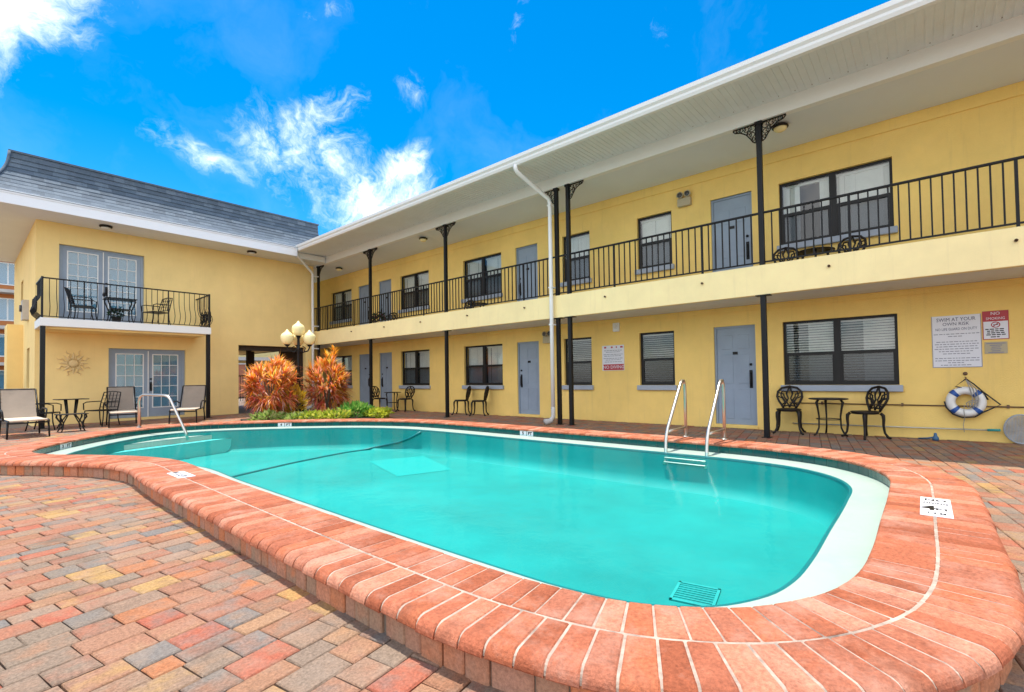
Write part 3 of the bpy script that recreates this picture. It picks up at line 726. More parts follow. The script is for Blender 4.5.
b.build('small_print', 'signgrey', bd)
t = thing('no_smoking_sign', 'red and white no smoking sign beside the large white sign', 'sign', (XS, -.9, 1.88))
b = B(); b.box(XS - .008, XS, -1.045, -.745, 1.65, 2.11); bd = b.build('board', 'signwhite', t)
b = B(); b.box(X3 - .001, X3, -1.045, -.745, 1.94, 2.11); b.box(X3 - .001, X3, -1.045, -1.035, 1.65, 1.94); b.box(X3 - .001, X3, -.755, -.745, 1.65, 1.94); b.box(X3 - .001, X3, -1.035, -.755, 1.65, 1.66); b.build('red_panel', 'signred', bd)
text('lettering', 'NO', .07, 'signwhite', bd, (X3 - .0015, -.895, 2.065), RD, UP); text('lettering', 'SMOKING', .058, 'signwhite', bd, (X3 - .0015, -.895, 1.985), RD, UP, sx=.85)
b = B(); b.tube([(X3, -.895 + .048 * cos(k * pi / 8), 1.885 + .042 * sin(k * pi / 8)) for k in range(16)], .006, 5, True); b.tube([(X3, -.93, 1.915), (X3, -.86, 1.855)], .006, 5); b.build('prohibition_symbol', 'signred', bd)
b = B(); b.box(X3 - .001, X3, -.925, -.865, 1.88, 1.89)
for z, w in ((1.815, .24), (1.785, .2), (1.755, .2), (1.725, .22), (1.69, .12)):
    y = -.895 + w / 2
    while y > -.895 - w / 2 + .02:
        l = random.uniform(.025, .06); e = max(y - l, -.895 - w / 2); b.box(X3 - .001, X3, e, y, z - .008, z + .008); y = e - .01
b.build('small_print', 'black', bd)
t = thing('notice_plate', 'small plain white notice directly below the no smoking sign', 'sign', (XS, -.89, 1.52))
b = B(); b.box(XS - .006, XS, -1.02, -.76, 1.42, 1.61); bd = b.build('board', 'beige', t)
b = B()
for z, w in ((1.585, .22), (1.555, .14), (1.525, .1), (1.495, .12), (1.465, .1), (1.44, .18)): b.box(XS - .0075, XS - .0065, -.89 - w / 2, -.89 + w / 2, z - .007, z + .007)
b.build('small_print', 'signgrey', bd)
t = thing('pool_notice_sign', 'white notice with red no diving band between two lower windows', 'sign', (XS, 5.97, 1.62))
b = B(); b.box(XS - .008, XS, 5.66, 6.28, 1.29, 1.93); bd = b.build('board', 'signwhite', t)
b = B(); b.box(X3 - .001, X3, 5.67, 6.25, 1.30, 1.45); b.build('red_panel', 'signred', bd)
text('lettering', 'NO DIVING', .115, 'signwhite', bd, (X3 - .0015, 5.96, 1.375), RD, UP)
b = B()
for yy, w in ((6.19, .06), (6.0, .05), (5.87, .03), (5.73, .07)): b.box(X3 - .001, X3, yy - w / 2, yy + w / 2, 1.86, 1.90)
b.build('heading_mark', 'signred', bd)
b = B()
for z, w in ((1.80, .5), (1.76, .4), (1.70, .54), (1.66, .5), (1.60, .54), (1.56, .42), (1.51, .48)):
    y = 5.97 + w / 2
    while y > 5.97 - w / 2 + .02:
        l = random.uniform(.03, .09); e = max(y - l, 5.97 - w / 2); b.box(X3 - .001, X3, e, y, z - .007, z + .007); y = e - .014
b.build('small_print', 'signgrey', bd)

# ring buoy with rope
t = thing('ring_buoy', 'white ring buoy with four blue bands hanging on yellow wall', 'life ring', (XW - .09, -.51, .645))
def torus(b, R, r, a0, a1, n, x=0., m=10, closed=False):
    b.tube([(x, R * cos(a0 + (a1 - a0) * k / n), R * sin(a0 + (a1 - a0) * k / n)) for k in range(n if closed else n + 1)], r, m, closed)
b = B(); torus(b, .185, .065, 0, 2 * pi, 40, closed=True, m=12); b.build('buoy_ring', 'ringwhite', t, world=False)
for k in range(4):
    a = pi / 4 + k * pi / 2; b = B(); torus(b, .185, .0675, a - .16, a + .16, 6, m=14); b.build('blue_band', 'ringblue', t, world=False)
b = B(); R = .262
b.tube([(-.02, -.01, .375), (-.03, .12, .25), (-.02, R * cos(2.5), R * sin(2.5)), (-.02, -0 + R * cos(3.0) * 1.0, R * sin(3.0))], .011, 6)
b.tube([(-.02, -.01, .375), (-.03, -.1, .29), (-.03, -.2, .17), (-.01, -.4, -.04), (-.03, -.3, -.1), (-.03, -.19, -.17), (-.02, -.1, -.245), (-.02, .05, -.26), (-.02, .16, -.21), (-.02, .24, -.1), (-.02, .262, .0)], .011, 6)
b.build('grab_rope', 'rope', t, world=False)
b = B()
for k in range(3):
    y = -.05 - .035 * k; b.tube([(-.06, -.01, .36), (-.075, y, .22), (-.085, y - .03, .05), (-.085, y - .01, -.06), (-.085, y + .03, -.1), (-.085, y + .05, -.02), (-.085, y - .02, .03)], .007, 5)
b.tube([(-.07, .02, -.05), (-.07, .03, -.14), (-.06, .02, -.25), (-.02, .04, -.38), (.0, .03, -.5)], .005, 5)
b.build('hanging_rope', 'rope2', t, world=False)
b = B(); b.tube([(.09, -.01, .40), (-.02, -.01, .395), (-.04, -.01, .37), (-.02, -.01, .35)], .009, 6); b.lathe([(.03, 0), (.03, -.01)], (.085, -.01, .46), 10, 'x'); b.build('wall_hook', 'conduit', t, world=False)
# conduit, net pole, small blue thing
b = B(); b.tube([(XW - .014, 2.05, .565), (XW - .014, -6., .575)], .012, 6)
for yy in (1.5, .3, -1., -2.2): b.box(XW - .03, XW, yy - .015, yy + .015, .545, .6)
tag(b.build('wall_conduit', 'conduit'), 'thin brown pipe running along the wall behind the ring buoy', 'pipe')
t = thing('pool_skimmer_net', 'grey pool skimmer net on a long pole leaning along the wall', 'pool net', (XW - .08, -.9, .19))
b = B(); b.tube([(XW - .05, 2.0, .165), (XW - .07, .5, .18), (XW - .08, -.78, .195)], .013, 8); b.build('pole', 'pole', t)
b = B(); b.tube([(XW - .08, -.75, .195), (XW - .08, -.9, .2)], .02, 8); b.build('socket', 'teal', t)
b = B(); fr = []
for k in range(24):
    a = 2 * pi * k / 24; fr.append((XW - .10 - .03 * cos(a), -1.13 + .19 * cos(a) * -1, .22 + .235 * sin(a) * (1 if sin(a) > 0 else .9)))
b.tube(fr, .011, 6, True); b.build('net_frame', 'net', t)
b = B()
for k in range(-11, 12):
    v = k / 12; hh = .23 * sqrt(1 - v * v)
    b.tube([(XW - .10 + .03 * v * 0, -1.13 + .19 * v, .22 - hh * .9), (XW - .08 + .02, -1.13 + .19 * v, .2), (XW - .10, -1.13 + .19 * v, .22 + hh)], .0045, 4)
    b.tube([(XW - .10, -1.13 - .19 * sqrt(1 - v * v), .22 + .22 * v), (XW - .08 + .018, -1.13, .22 + .22 * v), (XW - .10, -1.13 + .19 * sqrt(1 - v * v), .22 + .22 * v)], .0045, 4)
b.build('net_mesh', 'net', t)
b = B(); b.lathe([(.03, 0), (.045, .01), (.045, .05), (.025, .08), (.02, .12), (.008, .13)], (10.62, -.12, 0), 10); b.tube([(10.62, -.12, .06), (10.66, -.02, .03), (10.7, .1, .015)], .015, 6)
tag(b.build('hose_fitting', 'bluep'), 'small blue plastic fitting lying on the pavers by the wall', 'hose fitting')

# ------------------------------------------------------------------ wing on the left
YL = 18.68; XC = 1.44; XE = 9.46
lb = thing('apartment_wing', 'ochre two storey wing with grey mansard roof and small front balcony', 'building', (5., YL, 0.))
OPL = [(1.92, 3.90, 2.98, 5.18), (3.03, 5.02, .07, 2.22), (6.65, 9.12, -.05, 2.47)]
b = B()
for a0, a1, b0, b1 in rect_cells(XC, XE, -.05, 5.77, OPL): b.box(a0, a1, YL, YL + .22, b0, b1)
# end wall with two openings, passage sides, ceiling
SO = [(20.1, 20.95, 1.05, 2.25), (22.3, 23.1, 3.45, 4.6)]
for a0, a1, b0, b1 in rect_cells(YL + .22, 26., -.05, 5.77, SO): b.box(XC, XC + .22, a0, a1, b0, b1)
b.box(6.43, 6.65, YL + .22, 26, -.05, 2.47); b.box(XE - .2, XE, YL + .22, 26, 2.47, 5.77); b.box(XC + .22, XE, YL + .22, 26, 2.47, 2.8)
b.build('wall', 'stucco_left', lb)
b = B(); b.box(9.12, 9.33, YL + .22, 21.1, -.05, 2.47); b.build('passage_boarding', 'darkwood', lb)
b = B(); b.box(6.66, 9.11, YL + .23, YL + .5, 2.30, 2.468); b.build('header_board', 'darkwood', lb)
for px_, py_ in ((8.0, 21.5), (8.5, 22.5)):
    b = B(); b.box(px_, px_ + .16, py_, py_ + .16, 0, 2.469); b.build('passage_post', 'darkwood', lb)
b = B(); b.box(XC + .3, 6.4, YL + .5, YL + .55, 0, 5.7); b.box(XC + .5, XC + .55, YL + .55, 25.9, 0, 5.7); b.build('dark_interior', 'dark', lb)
b = B(); b.box(1.08, XC, 22.2, 23.4, -.05, 3.1); b.build('side_pilaster', 'stucco_left', lb)
for a0, a1, z0, z1 in SO:
    b = B(); x = XC + .12
    b.box(x, x + .04, a0, a0 + .05, z0, z1); b.box(x, x + .04, a1 - .05, a1, z0, z1); b.box(x, x + .04, a0 + .05, a1 - .05, z0, z0 + .05); b.box(x, x + .04, a0 + .05, a1 - .05, z1 - .05, z1); b.box(x, x + .04, a0 + .05, a1 - .05, (z0 + z1) / 2 - .02, (z0 + z1) / 2 + .02)
    w = b.build('window', 'winframe', lb); b = B(); b.box(x + .015, x + .02, a0 + .05, a1 - .05, z0 + .05, z1 - .05); b.build('pane', 'screen', w)
# soffit, fascia, mansard
YE = 17.5; XEv = .27; XR = 8.235
b = B(); b.prism([(XEv, YE), (XR, YE), (XR, 17.72), (XE + .02, 17.72), (XE + .02, YL), (XC, YL), (XC, 26), (XEv, 26)], 5.77, 5.80); b.build('soffit', 'ceiling', lb)
b = B(); b.box(XEv - .02, XR, YE - .025, YE, 5.755, 6.09, .004); b.box(XEv - .02, XEv, YE, 26, 5.755, 6.09); b.box(XEv - .03, XR, YE - .04, YE - .026, 6.02, 6.10); b.build('fascia', 'fascia', lb)
prof = []
for k in range(11):
    u = k / 10; prof.append((.70 * (1 - (1 - u) ** 1.0) if False else .66 * (1 - (1 - u) ** 2.0), 6.09 + 1.22 * u ** 1.1))
# prof: inset from the eave line, height: shallow at the eave, steep at the top
b = B()
def shing(b, p0, p1, q0, q1, nseg):
    pass
for k in range(10):
    (i0, z0), (i1, z1) = prof[k], prof[k + 1]; lip = .028
    y0, y1 = YE - .03 + i0, YE - .03 + i1; x0, x1 = XEv - .03 + i0, XEv - .03 + i1
    x = x0; xr = XR + .03 + min(1., k / 6) * 1.1
    while x < xr - .01:
        e = min(x + random.choice((.25, .3, .33)), xr); t_ = random.uniform(0, .004)
        xa = max(x, x0) if x > x0 else x0; xb = max(x, x1) if x > x0 else x1
        b.add([(xa, y0 - lip - t_, z0 - .022), (e, y0 - lip - t_, z0 - .022), (e, y1, z1), (xb, y1, z1), (xa, y0 + .01, z0 - .022), (e, y0 + .01, z0 - .022)], [(0, 1, 2, 3), (0, 4, 5, 1)])
        x = e
    y = y0
    while y < 26:
        e = min(y + .3, 26); ya = y; yb = max(y, y1) if y > y0 else y1
        b.add([(x0 - lip, ya, z0 - .022), (x0 - lip, e, z0 - .022), (x1, e, z1), (x1, yb, z1), (x0 + .01, ya, z0 - .022), (x0 + .01, e, z0 - .022)], [(0, 3, 2, 1), (0, 1, 5, 4)])
        y = e
b.build('mansard_shingle', 'shingle', lb)
zt = prof[-1][1]; it = prof[-1][0]
b = B(); b.box(XEv - .03 + it - .03, 9.4, YE - .03 + it - .03, YE + .03 + it, zt, zt + .05); b.box(XEv - .03 + it - .03, XEv + .03 + it, YE + .03 + it, 26, zt, zt + .05); b.box(XEv + it + .03, 9.38, YE + it + .03, 26, zt - .1, zt - .02); b.box(9.34, 9.4, YE + it + .03, 26, 5.8, zt)
b.build('roof_cap', 'shingle', lb)
b = B(); b.tube([(XEv - .04 + i, YE - .05 + i, z + .01) for i, z in prof], .035, 6); b.build('hip_cap', 'shingle', lb)
b = B(); b.box(XR + .09, XE, 17.74, 17.76, 5.80, 5.983); b.build('soffit_closure', 'white', lb)
# french doors
def french(x0, x1, z0, z1, blinds):
    b = B(); y = YL + .1; f = .08; mid = (x0 + x1) / 2
    b.box(x0, x0 + f, y, y + .1, z0, z1); b.box(x1 - f, x1, y, y + .1, z0, z1); b.box(x0 + f, x1 - f, y, y + .1, z1 - f * .7, z1)
    fd = b.build('french_door', 'door', lb)
    b = B(); b.box(mid - .012, mid + .012, y - .012, y + .02, z0, z1 - f * .7); b.build('astragal', 'white', fd)
    for a, c in ((x0 + f, mid - .012), (mid + .012, x1 - f)):
        g0, g1 = a + .12, c - .12; h0, h1 = z0 + .30, z1 - .17
        b = B()
        for q0, q1, w0, w1 in rect_cells(a, c, z0, z1 - f * .7, [(g0, g1, h0, h1)]): b.box(q0, q1, y + .02, y + .065, w0, w1)
        leaf = b.build('door_leaf', 'door', fd)
        b = B(); m = .022
        b.box(g0 - m, g0 + .006, y + .008, y + .03, h0 - m, h1 + m); b.box(g1 - .006, g1 + m, y + .008, y + .03, h0 - m, h1 + m); b.box(g0 + .006, g1 - .006, y + .008, y + .03, h0 - m, h0 + .006); b.box(g0 + .006, g1 - .006, y + .008, y + .03, h1 - .006, h1 + m)
        for k in (1, 2): xx = g0 + (g1 - g0) * k / 3; b.box(xx - .008, xx + .008, y + .012, y + .03, h0, h1)
        for k in range(1, 5): zz = h0 + (h1 - h0) * k / 5; b.box(g0, g1, y + .014, y + .029, zz - .008, zz + .008)
        b.build('muntin_grid', 'white', leaf)
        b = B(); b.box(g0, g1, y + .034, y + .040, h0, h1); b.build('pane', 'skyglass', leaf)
        b = B(); zz = h1 - .02
        while zz > h0: b.quad((g0, y + .055, zz - .012), (g1, y + .055, zz - .012), (g1, y + .08, zz + .012), (g0, y + .08, zz + .012)); zz -= .03
        b.build('blind', 'curtain', leaf)
    b = B(); hx = mid + .075
    b.box(hx - .03, hx + .03, y + .0, y + .02, z0 + .82, z0 + 1.1); b.tube([(hx, y, z0 + 1.05), (hx, y - .05, z0 + 1.03), (hx, y - .05, z0 + .88), (hx, y, z0 + .86)], .014, 6); b.lathe([(.03, 0), (.028, -.03)], (hx, y + .02, z0 + 1.2), 10, 'y'); b.build('handle', 'black', fd)
french(3.03, 5.02, .075, 2.22, True); french(1.92, 3.90, 2.985, 5.18, False)
# balcony
BX0, BX1, BY = 1.47, 5.33, 17.40
b = B(); b.box(BX0 - .04, BX1 + .04, BY - .04, YL, 2.68, 2.90, .008); b.build('balcony_slab', 'white', lb)
b = B(); b.box(BX0 + .1, BX1 - .1, BY + .1, YL, 2.62, 2.679); b.build('balcony_underside', 'stucco_left', lb)
for x in (BX0 + .02, BX1 - .02):
    b = B(); b.box(x - .05, x + .05, BY, BY + .1, 0, 2.679, .008); b.box(x - .09, x + .09, BY - .04, BY + .14, 0, .012); b.build('balcony_post', 'black', lb)
ZB, ZR = 2.93, 3.93
def belly(x, y, ox, oy, r=.009):
    prof = [(0, ZR), (.0, ZR - .35), (.03, ZR - .5), (.11, ZR - .65), (.14, ZR - .76), (.10, ZR - .88), (.02, ZR - .96), (0, ZB)]
    return [(x + ox * a, y + oy * a, z) for a, z in prof]
b = B()
b.box(BX0, BX1, BY - .02, BY + .02, ZR, ZR + .035, .006); b.box(BX0, BX1, BY - .012, BY + .012, ZB, ZB + .02)
for x in (BX0, BX1): b.box(x - .02, x + .02, BY + .02, YL, ZR, ZR + .035); b.box(x - .012, x + .012, BY + .02, YL, ZB, ZB + .02)
for x in (BX0, BX1): b.box(x - .022, x + .022, BY - .022, BY + .022, 2.90, ZR + .05)
n = 28
for i in range(1, n):
    x = BX0 + (BX1 - BX0) * i / n
    if i in (6, 20): b.box(x - .014, x + .014, BY - .014, BY + .014, 2.9, ZR)
    else: b.tube(belly(x, BY, 0, -1), .0085, 5)
for x, sg in ((BX0, -1), (BX1, 1)):
    for i in range(1, 9): b.tube(belly(x, BY + (YL - BY) * i / 9, sg, 0), .0085, 5)
rl = b.build('balcony_railing', 'black', lb)
xk = BX0 + (BX1 - BX0) * 9 / n
b = B(); b.lathe([(.012, 0), (.03, .03), (.035, .06), (.025, .1), (.012, .13)], (xk, BY - .02, 3.58), 10); b.build('baluster_knob', 'black', rl)
for x, sg in ((BX0, -1), (BX1, 1)):
    b = B()
    for k in range(3):
        yc = BY + .3 + .35 * k
        for rr in (.14, .09): b.tube([(x + sg * .09, yc + rr * cos(a * pi / 5), 3.28 + rr * 1.5 * sin(a * pi / 5)) for a in range(10)], .016, 5, True)
    b.tube([(x + sg * .09, BY + .1, 3.28), (x + sg * .09, YL - .1, 3.28)], .016, 5)
    b.build('rail_scroll', 'black', rl)

# soffit spots, sun ornament, meter box
for p, lab in (((2.85, 18.05, 5.768), 'round dark soffit light above the french doors of left wing'), ((6.85, 18.0, 5.768), 'round dark soffit light near the inner corner of left wing')):
    t = thing('soffit_light', lab, 'soffit light', p, 0, 'soffit lights of the left wing')
    b = B(); b.lathe([(.15, 0), (.16, -.03), (.13, -.06)], (0, 0, 0), 14); b.build('base', 'bronze', t, world=False); b = B(); b.lathe([(.12, -.06), (.08, -.1), (.01, -.11)], (0, 0, 0), 14); b.build('diffuser', 'blind', t, world=False)
t = thing('sun_wall_ornament', 'tan metal sunburst ornament hung on ochre wall beside french doors', 'wall ornament', (2.24, YL, 1.75))
b = B(); b.lathe([(.12, 0), (.115, -.02), (.08, -.035), (.02, -.04)], (0, -.01, 0), 20, 'y'); b.build('sun_disc', 'ornament', t, world=False)
b = B()
for k in range(16):
    a = 2 * pi * k / 16; l = .40 if k % 2 else .33; w = .05; ca, sa = cos(a), sin(a)
    def P(r, s): return (ca * r - sa * s, -.02, sa * r + ca * s)
    if k % 2: b.tube([P(.13, 0), P(.2, .03), P(.27, -.03), P(.34, .03), P(l, 0)], [.018, .02, .018, .014, .004], 5)
    else: b.add([P(.13, -w), P(l, 0), P(.13, w), (ca * .13, -.045, sa * .13)], [(0, 1, 3), (1, 2, 3), (0, 2, 1)])
b.build('sun_ray', 'ornament', t, world=False)
t = thing('meter_box', 'small grey meter box on the end wall of left wing', 'meter box', (XC, 20.6, 3.4)); b = B(); b.box(-.14, 0, -.22, .22, -.3, .3, .01); b.build('box_case', 'concrete', t, world=False); b = B(); b.lathe([(.11, 0), (.1, -.05)], (-.14, 0, .05), 14, 'x'); b.build('meter_dial', 'lens', t, world=False)

# ------------------------------------------------------------------ pool hardware
t = thing('pool_ladder', 'stainless steel pool ladder with two curved handrails at far edge', 'pool ladder', (7.2, 2.57, ZT))
for yy in (2.28, 2.86):
    b = B()
    pts = [(7.50, yy, ZT), (7.50, yy, .85), (7.49, yy, 1.0), (7.45, yy, 1.06), (7.38, yy, 1.06), (7.32, yy, 1.01), (6.92, yy, .52), (6.80, yy, .38), (6.75, yy, .29), (6.73, yy, .2), (6.71, yy, .0), (6.66, yy, -.13)]
    b.tube(pts, .024, 10); r_ = b.build('handrail', 'steel', t)
    b = B(); b.tube([(7.50, yy, .33), (6.77, yy, .33)], .019, 8); b.build('cross_bar', 'steel', r_)
    b = B(); b.lathe([(.055, 0), (.05, .012), (.03, .02)], (7.50, yy, ZT), 14); b.build('escutcheon', 'steel', r_)
for z, x in ((.03, 6.71), (-.03, 6.69), (-.09, 6.67)):
    b = B(); b.box(x - .035, x + .035, 2.28, 2.86, z - .01, z + .008, .004); b.build('tread', 'steel', t)
t = thing('entry_handrail', 'bent stainless grab rail standing in the pool entry steps', 'handrail', (2.62, 13.0, ZT))
b = B(); b.tube([(2.63, 13.02, ZT), (2.63, 13.02, .75), (2.64, 12.98, .85), (2.68, 12.88, .90), (2.92, 12.28, .88), (2.96, 12.18, .85), (2.99, 12.12, .78), (3.12, 11.88, .3), (3.17, 11.78, .1), (3.2, 11.74, -.06)], .026, 10); b.build('rail_tube', 'steel', t)
b = B(); b.lathe([(.055, 0), (.05, .012), (.03, .02)], (2.63, 13.02, ZT), 14); b.build('escutcheon', 'steel', t)

# ------------------------------------------------------------------ furniture
def bistro_chair(label, loc, rz, group):
    """cast iron chair: facing -y in its own frame (back at +y)"""
    t = thing('bistro_chair', label, 'chair', loc, rz, group)
    b = B(); b.lathe([(.20, .445), (.215, .45), (.215, .465), (.20, .47), (.02, .472)], (0, 0, 0), 20); b.tube([(.19 * cos(k * pi / 10), .19 * sin(k * pi / 10), .435) for k in range(20)], .014, 6, True); b.build('seat', 'bronze', t, world=False)
    for sx, sy in ((-1, -1), (1, -1), (1, 1), (-1, 1)):
        b = B(); p = lambda r, z: (sx * r * .76, sy * r * .76, z)
        b.tube([p(.20, .44), p(.235, .40), p(.24, .33), p(.235, .22), p(.25, .1), p(.29, .03), p(.33, .012)], [.024, .030, .025, .020, .018, .022, .02], 7); b.build('leg', 'bronze', t, world=False)
    b = B(); A = lambda x, z: (x, .19 + (z - .47) * .22, z)
    out = [A(-.10, .46), A(-.13, .52), A(-.18, .60), A(-.215, .69), A(-.20, .79), A(-.13, .865), A(0, .895), A(.13, .865), A(.20, .79), A(.215, .69), A(.18, .60), A(.13, .52), A(.10, .46)]
    b.tube(out, .021, 7)
    fr = b.build('backrest', 'bronze', t, world=False)
    b = B()
    for sx in (-1, 1):
        b.tube([A(0, .48), A(sx * .03, .56), A(sx * .10, .64), A(sx * .15, .72), A(sx * .13, .80), A(sx * .06, .80), A(sx * .05, .74)], .0145, 6)
        b.tube([A(sx * .10, .50), A(sx * .06, .58), A(sx * .02, .66), A(sx * .05, .74), A(sx * .02, .84), A(0, .89)], .0145, 6)
        b.tube([A(sx * .20, .70), A(sx * .12, .66), A(sx * .08, .58), A(sx * .12, .54)], .0135, 6); b.tube([A(sx * .03, .60), A(sx * .09, .68), A(sx * .10, .74), A(sx * .18, .77)], .0135, 6)
    b.tube([A(-.12, .50), A(0, .53), A(.12, .50)], .0145, 6); b.build('back_scroll', 'bronze', fr, world=False)
    return t
def bistro_table(label, loc, rz, group=None, h=.68, r=.31):
    t = thing('bistro_table', label, 'table', loc, rz, group)
    b = B(); b.lathe([(r - .02, h - .02), (r, h - .016), (r, h), (r - .01, h + .004), (.02, h + .005)], (0, 0, 0), 24); b.build('table_top', 'bronze', t, world=False)
    for k in range(3):
        a = 2 * pi * k / 3 + .3; p = lambda q, z: (q * cos(a), q * sin(a), z)
        b = B(); b.tube([p(.20, h - .02), p(.235, h - .07), p(.215, h - .16), p(.19, .35), p(.20, .15), p(.25, .04), p(.30, .012)], [.02, .024, .018, .014, .014, .018, .015], 7); b.build('leg', 'bronze', t, world=False)
    b = B(); b.tube([(.19 * cos(k * pi / 8), .19 * sin(k * pi / 8), .30) for k in range(16)], .009, 5, True); b.build('brace_ring', 'bronze', t, world=False)
    return t
GB = 'black cast iron bistro chairs along the motel wing'
c0 = bistro_chair('black cast iron chair left of the round table under the nearest big lower window', (10.52, 2.0, 0), pi / 2 * -1 + .1, GB)
dup(c0, (10.42, .80, 0), -pi / 2 - .75, 'black cast iron chair right of the table, nearest the ring buoy', GB)
c0['label'] = 'black cast iron chair standing beside the dark post below the nearest window'
dup(c0, (10.5, 11.17, 0), -2.6, 'left one of two iron chairs standing side by side without a table', GB)
dup(c0, (10.5, 10.38, 0), -2.6, 'right one of two iron chairs standing side by side, next to grey door', GB)
dup(c0, (10.45, 14.0, 0), pi + .1, 'iron chair right of the small table at the far end of walkway', GB)
dup(c0, (10.3, 15.35, 0), .2, 'iron chair left of the small table in front of a far grey door', GB)
GT = 'round bistro tables of the motel wing'
bt = bistro_table('round black bistro table between two iron chairs below the nearest window', (10.5, 1.35, 0), 0, GT)
dup(bt, (10.45, 14.75, 0), .4, 'small round table between two chairs at the far end of walkway', GT)
ZU = 2.74
GU = 'iron chairs on the upper walkway'
dup(c0, (10.42, 1.95, ZU), -pi / 2 + .2, 'iron chair left of the table on upper walkway, under the biggest window', GU)
dup(c0, (10.38, .98, ZU), -pi / 2 - .2, 'iron chair right of the table on upper walkway, under the biggest window', GU)
dup(bt, (10.42, 1.47, ZU), .9, 'round table on upper walkway behind the nearest railing', 'tables on the upper walkway')
dup(c0, (10.45, 10.95, ZU), -pi / 2, 'iron chair on upper walkway below the middle double window', GU)
dup(bt, (10.45, 10.3, ZU), .2, 'round table on upper walkway below the middle double window', 'tables on the upper walkway')
dup(c0, (10.4, 14.9, ZU), -pi / 2 + .3, 'iron chair on upper walkway beside the farther grey doors', GU)

def lounge(label, loc, rz, group):
    """adjustable pool lounge, foot end towards -y"""
    t = thing('pool_lounge', label, 'lounge chair', loc, rz, group)
    w = .31; b = B()
    for s in (-1, 1):
        b.tube([(s * w, -.62, .33), (s * w, -.58, .375), (s * w, .66, .375)], .02, 7); b.tube([(s * w, .60, .38), (s * (w - .01), .98, 1.04)], .018, 7)
        b.tube([(s * (w + .02), -.08, .36), (s * (w + .04), -.08, .56), (s * (w + .045), .0, .595), (s * (w + .045), .45, .60), (s * (w + .04), .62, .54), (s * (w + .02), .70, .54)], .017, 7)
    b.tube([(-w, -.62, .33), (w, -.62, .33)], .017, 7); b.tube([(-w, .62, .375), (w, .62, .375)], .015, 7); b.tube([(-w + .01, .98, 1.04), (w - .01, .98, 1.04)], .016, 7); b.tube([(-w, .0, .365), (w, .0, .365)], .013, 6)
    b.build('frame', 'black', t, world=False)
    for s in (-1, 1):
        for y in (-.55, .55):
            b = B(); b.tube([(s * w, y, .37), (s * (w + .01), y + (.03 if y > 0 else -.03), .2), (s * (w + .015), y + (.05 if y > 0 else -.05), .0)], [.02, .018, .016], 7); b.build('leg', 'black', t, world=False)
    b = B(); n = 10
    rows = []
    for k in range(n + 1):
        y = -.60 + 1.2 * k / n; rows.append((y, .385 - .012 * sin(pi * k / n)))
    for k in range(n):
        (y0, z0), (y1, z1) = rows[k], rows[k + 1]; b.box(-w + .015, w - .015, y0, y1 - .002, z0 - .022, z0 + .014)
    b.tube([(-w + .02, -.60, .385), (w - .02, -.60, .385)], .026, 8); b.build('seat_sling', 'cushion', t, world=False)
    b = B()
    for k in range(8):
        a, c = k / 8, (k + 1) / 8; A = lambda u: (.61 + .37 * u + .02 * sin(pi * u), .40 + .66 * u); (y0, z0), (y1, z1) = A(a), A(c)
        b.add([(-w + .03, y0, z0), (w - .03, y0, z0), (w - .03, y1, z1), (-w + .03, y1, z1), (-w + .03, y0 + .018, z0 - .01), (w - .03, y0 + .018, z0 - .01), (w - .03, y1 + .018, z1 - .01), (-w + .03, y1 + .018, z1 - .01)], [(0, 1, 2, 3), (7, 6, 5, 4), (0, 4, 5, 1), (2, 6, 7, 3), (1, 5, 6, 2), (0, 3, 7, 4)])
    b.build('back_sling', 'mesh', t, world=False)
    return t
GL = 'pool lounge chairs in front of the left wing'
l0 = lounge('taupe pool lounge standing farthest from the lamp, beside the black balcony post', (1.02, 15.25, 0), .05, GL)
dup(l0, (3.0, 16.55, 0), -.12, 'taupe pool lounge in front of the lower french doors, behind the grab rail', GL)
dup(l0, (4.45, 16.35, 0), -.45, 'taupe pool lounge turned sideways next to the balcony post near the passage', GL)
def patio_chair(label, loc, rz, group, m='black'):
    """open metal armchair facing -y"""
    t = thing('patio_armchair', label, 'chair', loc, rz, group); w = .26
    b = B(); b.box(-w, w, -.24, .24, .41, .43, .005); 
    for k in range(7): b.box(-w + .02 + k * .075, -w + .05 + k * .075, -.23, .23, .431, .437)
    b.build('seat', m, t, world=False)
    b = B()
    for s in (-1, 1): b.tube([(s * w, .22, .43), (s * w, .27, .65), (s * (w - .02), .34, .90)], .014, 6)
    b.tube([(-w + .02, .34, .90), (0, .35, .93), (w - .02, .34, .90)], .014, 6); b.tube([(-w, .235, .5), (w, .235, .5)], .010, 5)
    for k in range(1, 5): x = -w + 2 * w * k / 5; b.tube([(x, .235, .5), (x * .97, .27, .66), (x * .95, .335, .90)], .009, 5)
    for k in range(3): zc = .62 + .1 * k; b.tube([(-w, .26 + .035 * k, zc), (w, .26 + .035 * k, zc)], .007, 4)
    b.build('backrest', m, t, world=False)
    for s in (-1, 1):
        b = B(); b.tube([(s * w, .27, .66), (s * (w + .02), .1, .66), (s * (w + .02), -.15, .655), (s * (w + .02), -.24, .62), (s * (w + .01), -.24, .45)], .014, 6); b.build('armrest', m, t, world=False)
        for y in (-.22, .22):
            b = B(); b.tube([(s * w, y, .42), (s * w, y * 1.05, .2), (s * (w + .01), y * 1.25, .0)], .014, 6); b.build('leg', m, t, world=False)
    return t
GA = 'black metal armchairs by the left wing'
p0 = patio_chair('black metal armchair right of the glass table, next to the middle lounge', (2.62, 17.05, 0), -.9, GA)
dup(p0, (1.5, 17.0, 0), 1.2, 'black metal armchair half hidden behind the lounge by the balcony post', GA)
ZB_ = 2.90
GBc = 'black metal armchairs on the small balcony'
dup(p0, (2.35, 17.95, ZB_), 1.25, 'black metal armchair left of the table on the small balcony', GBc)
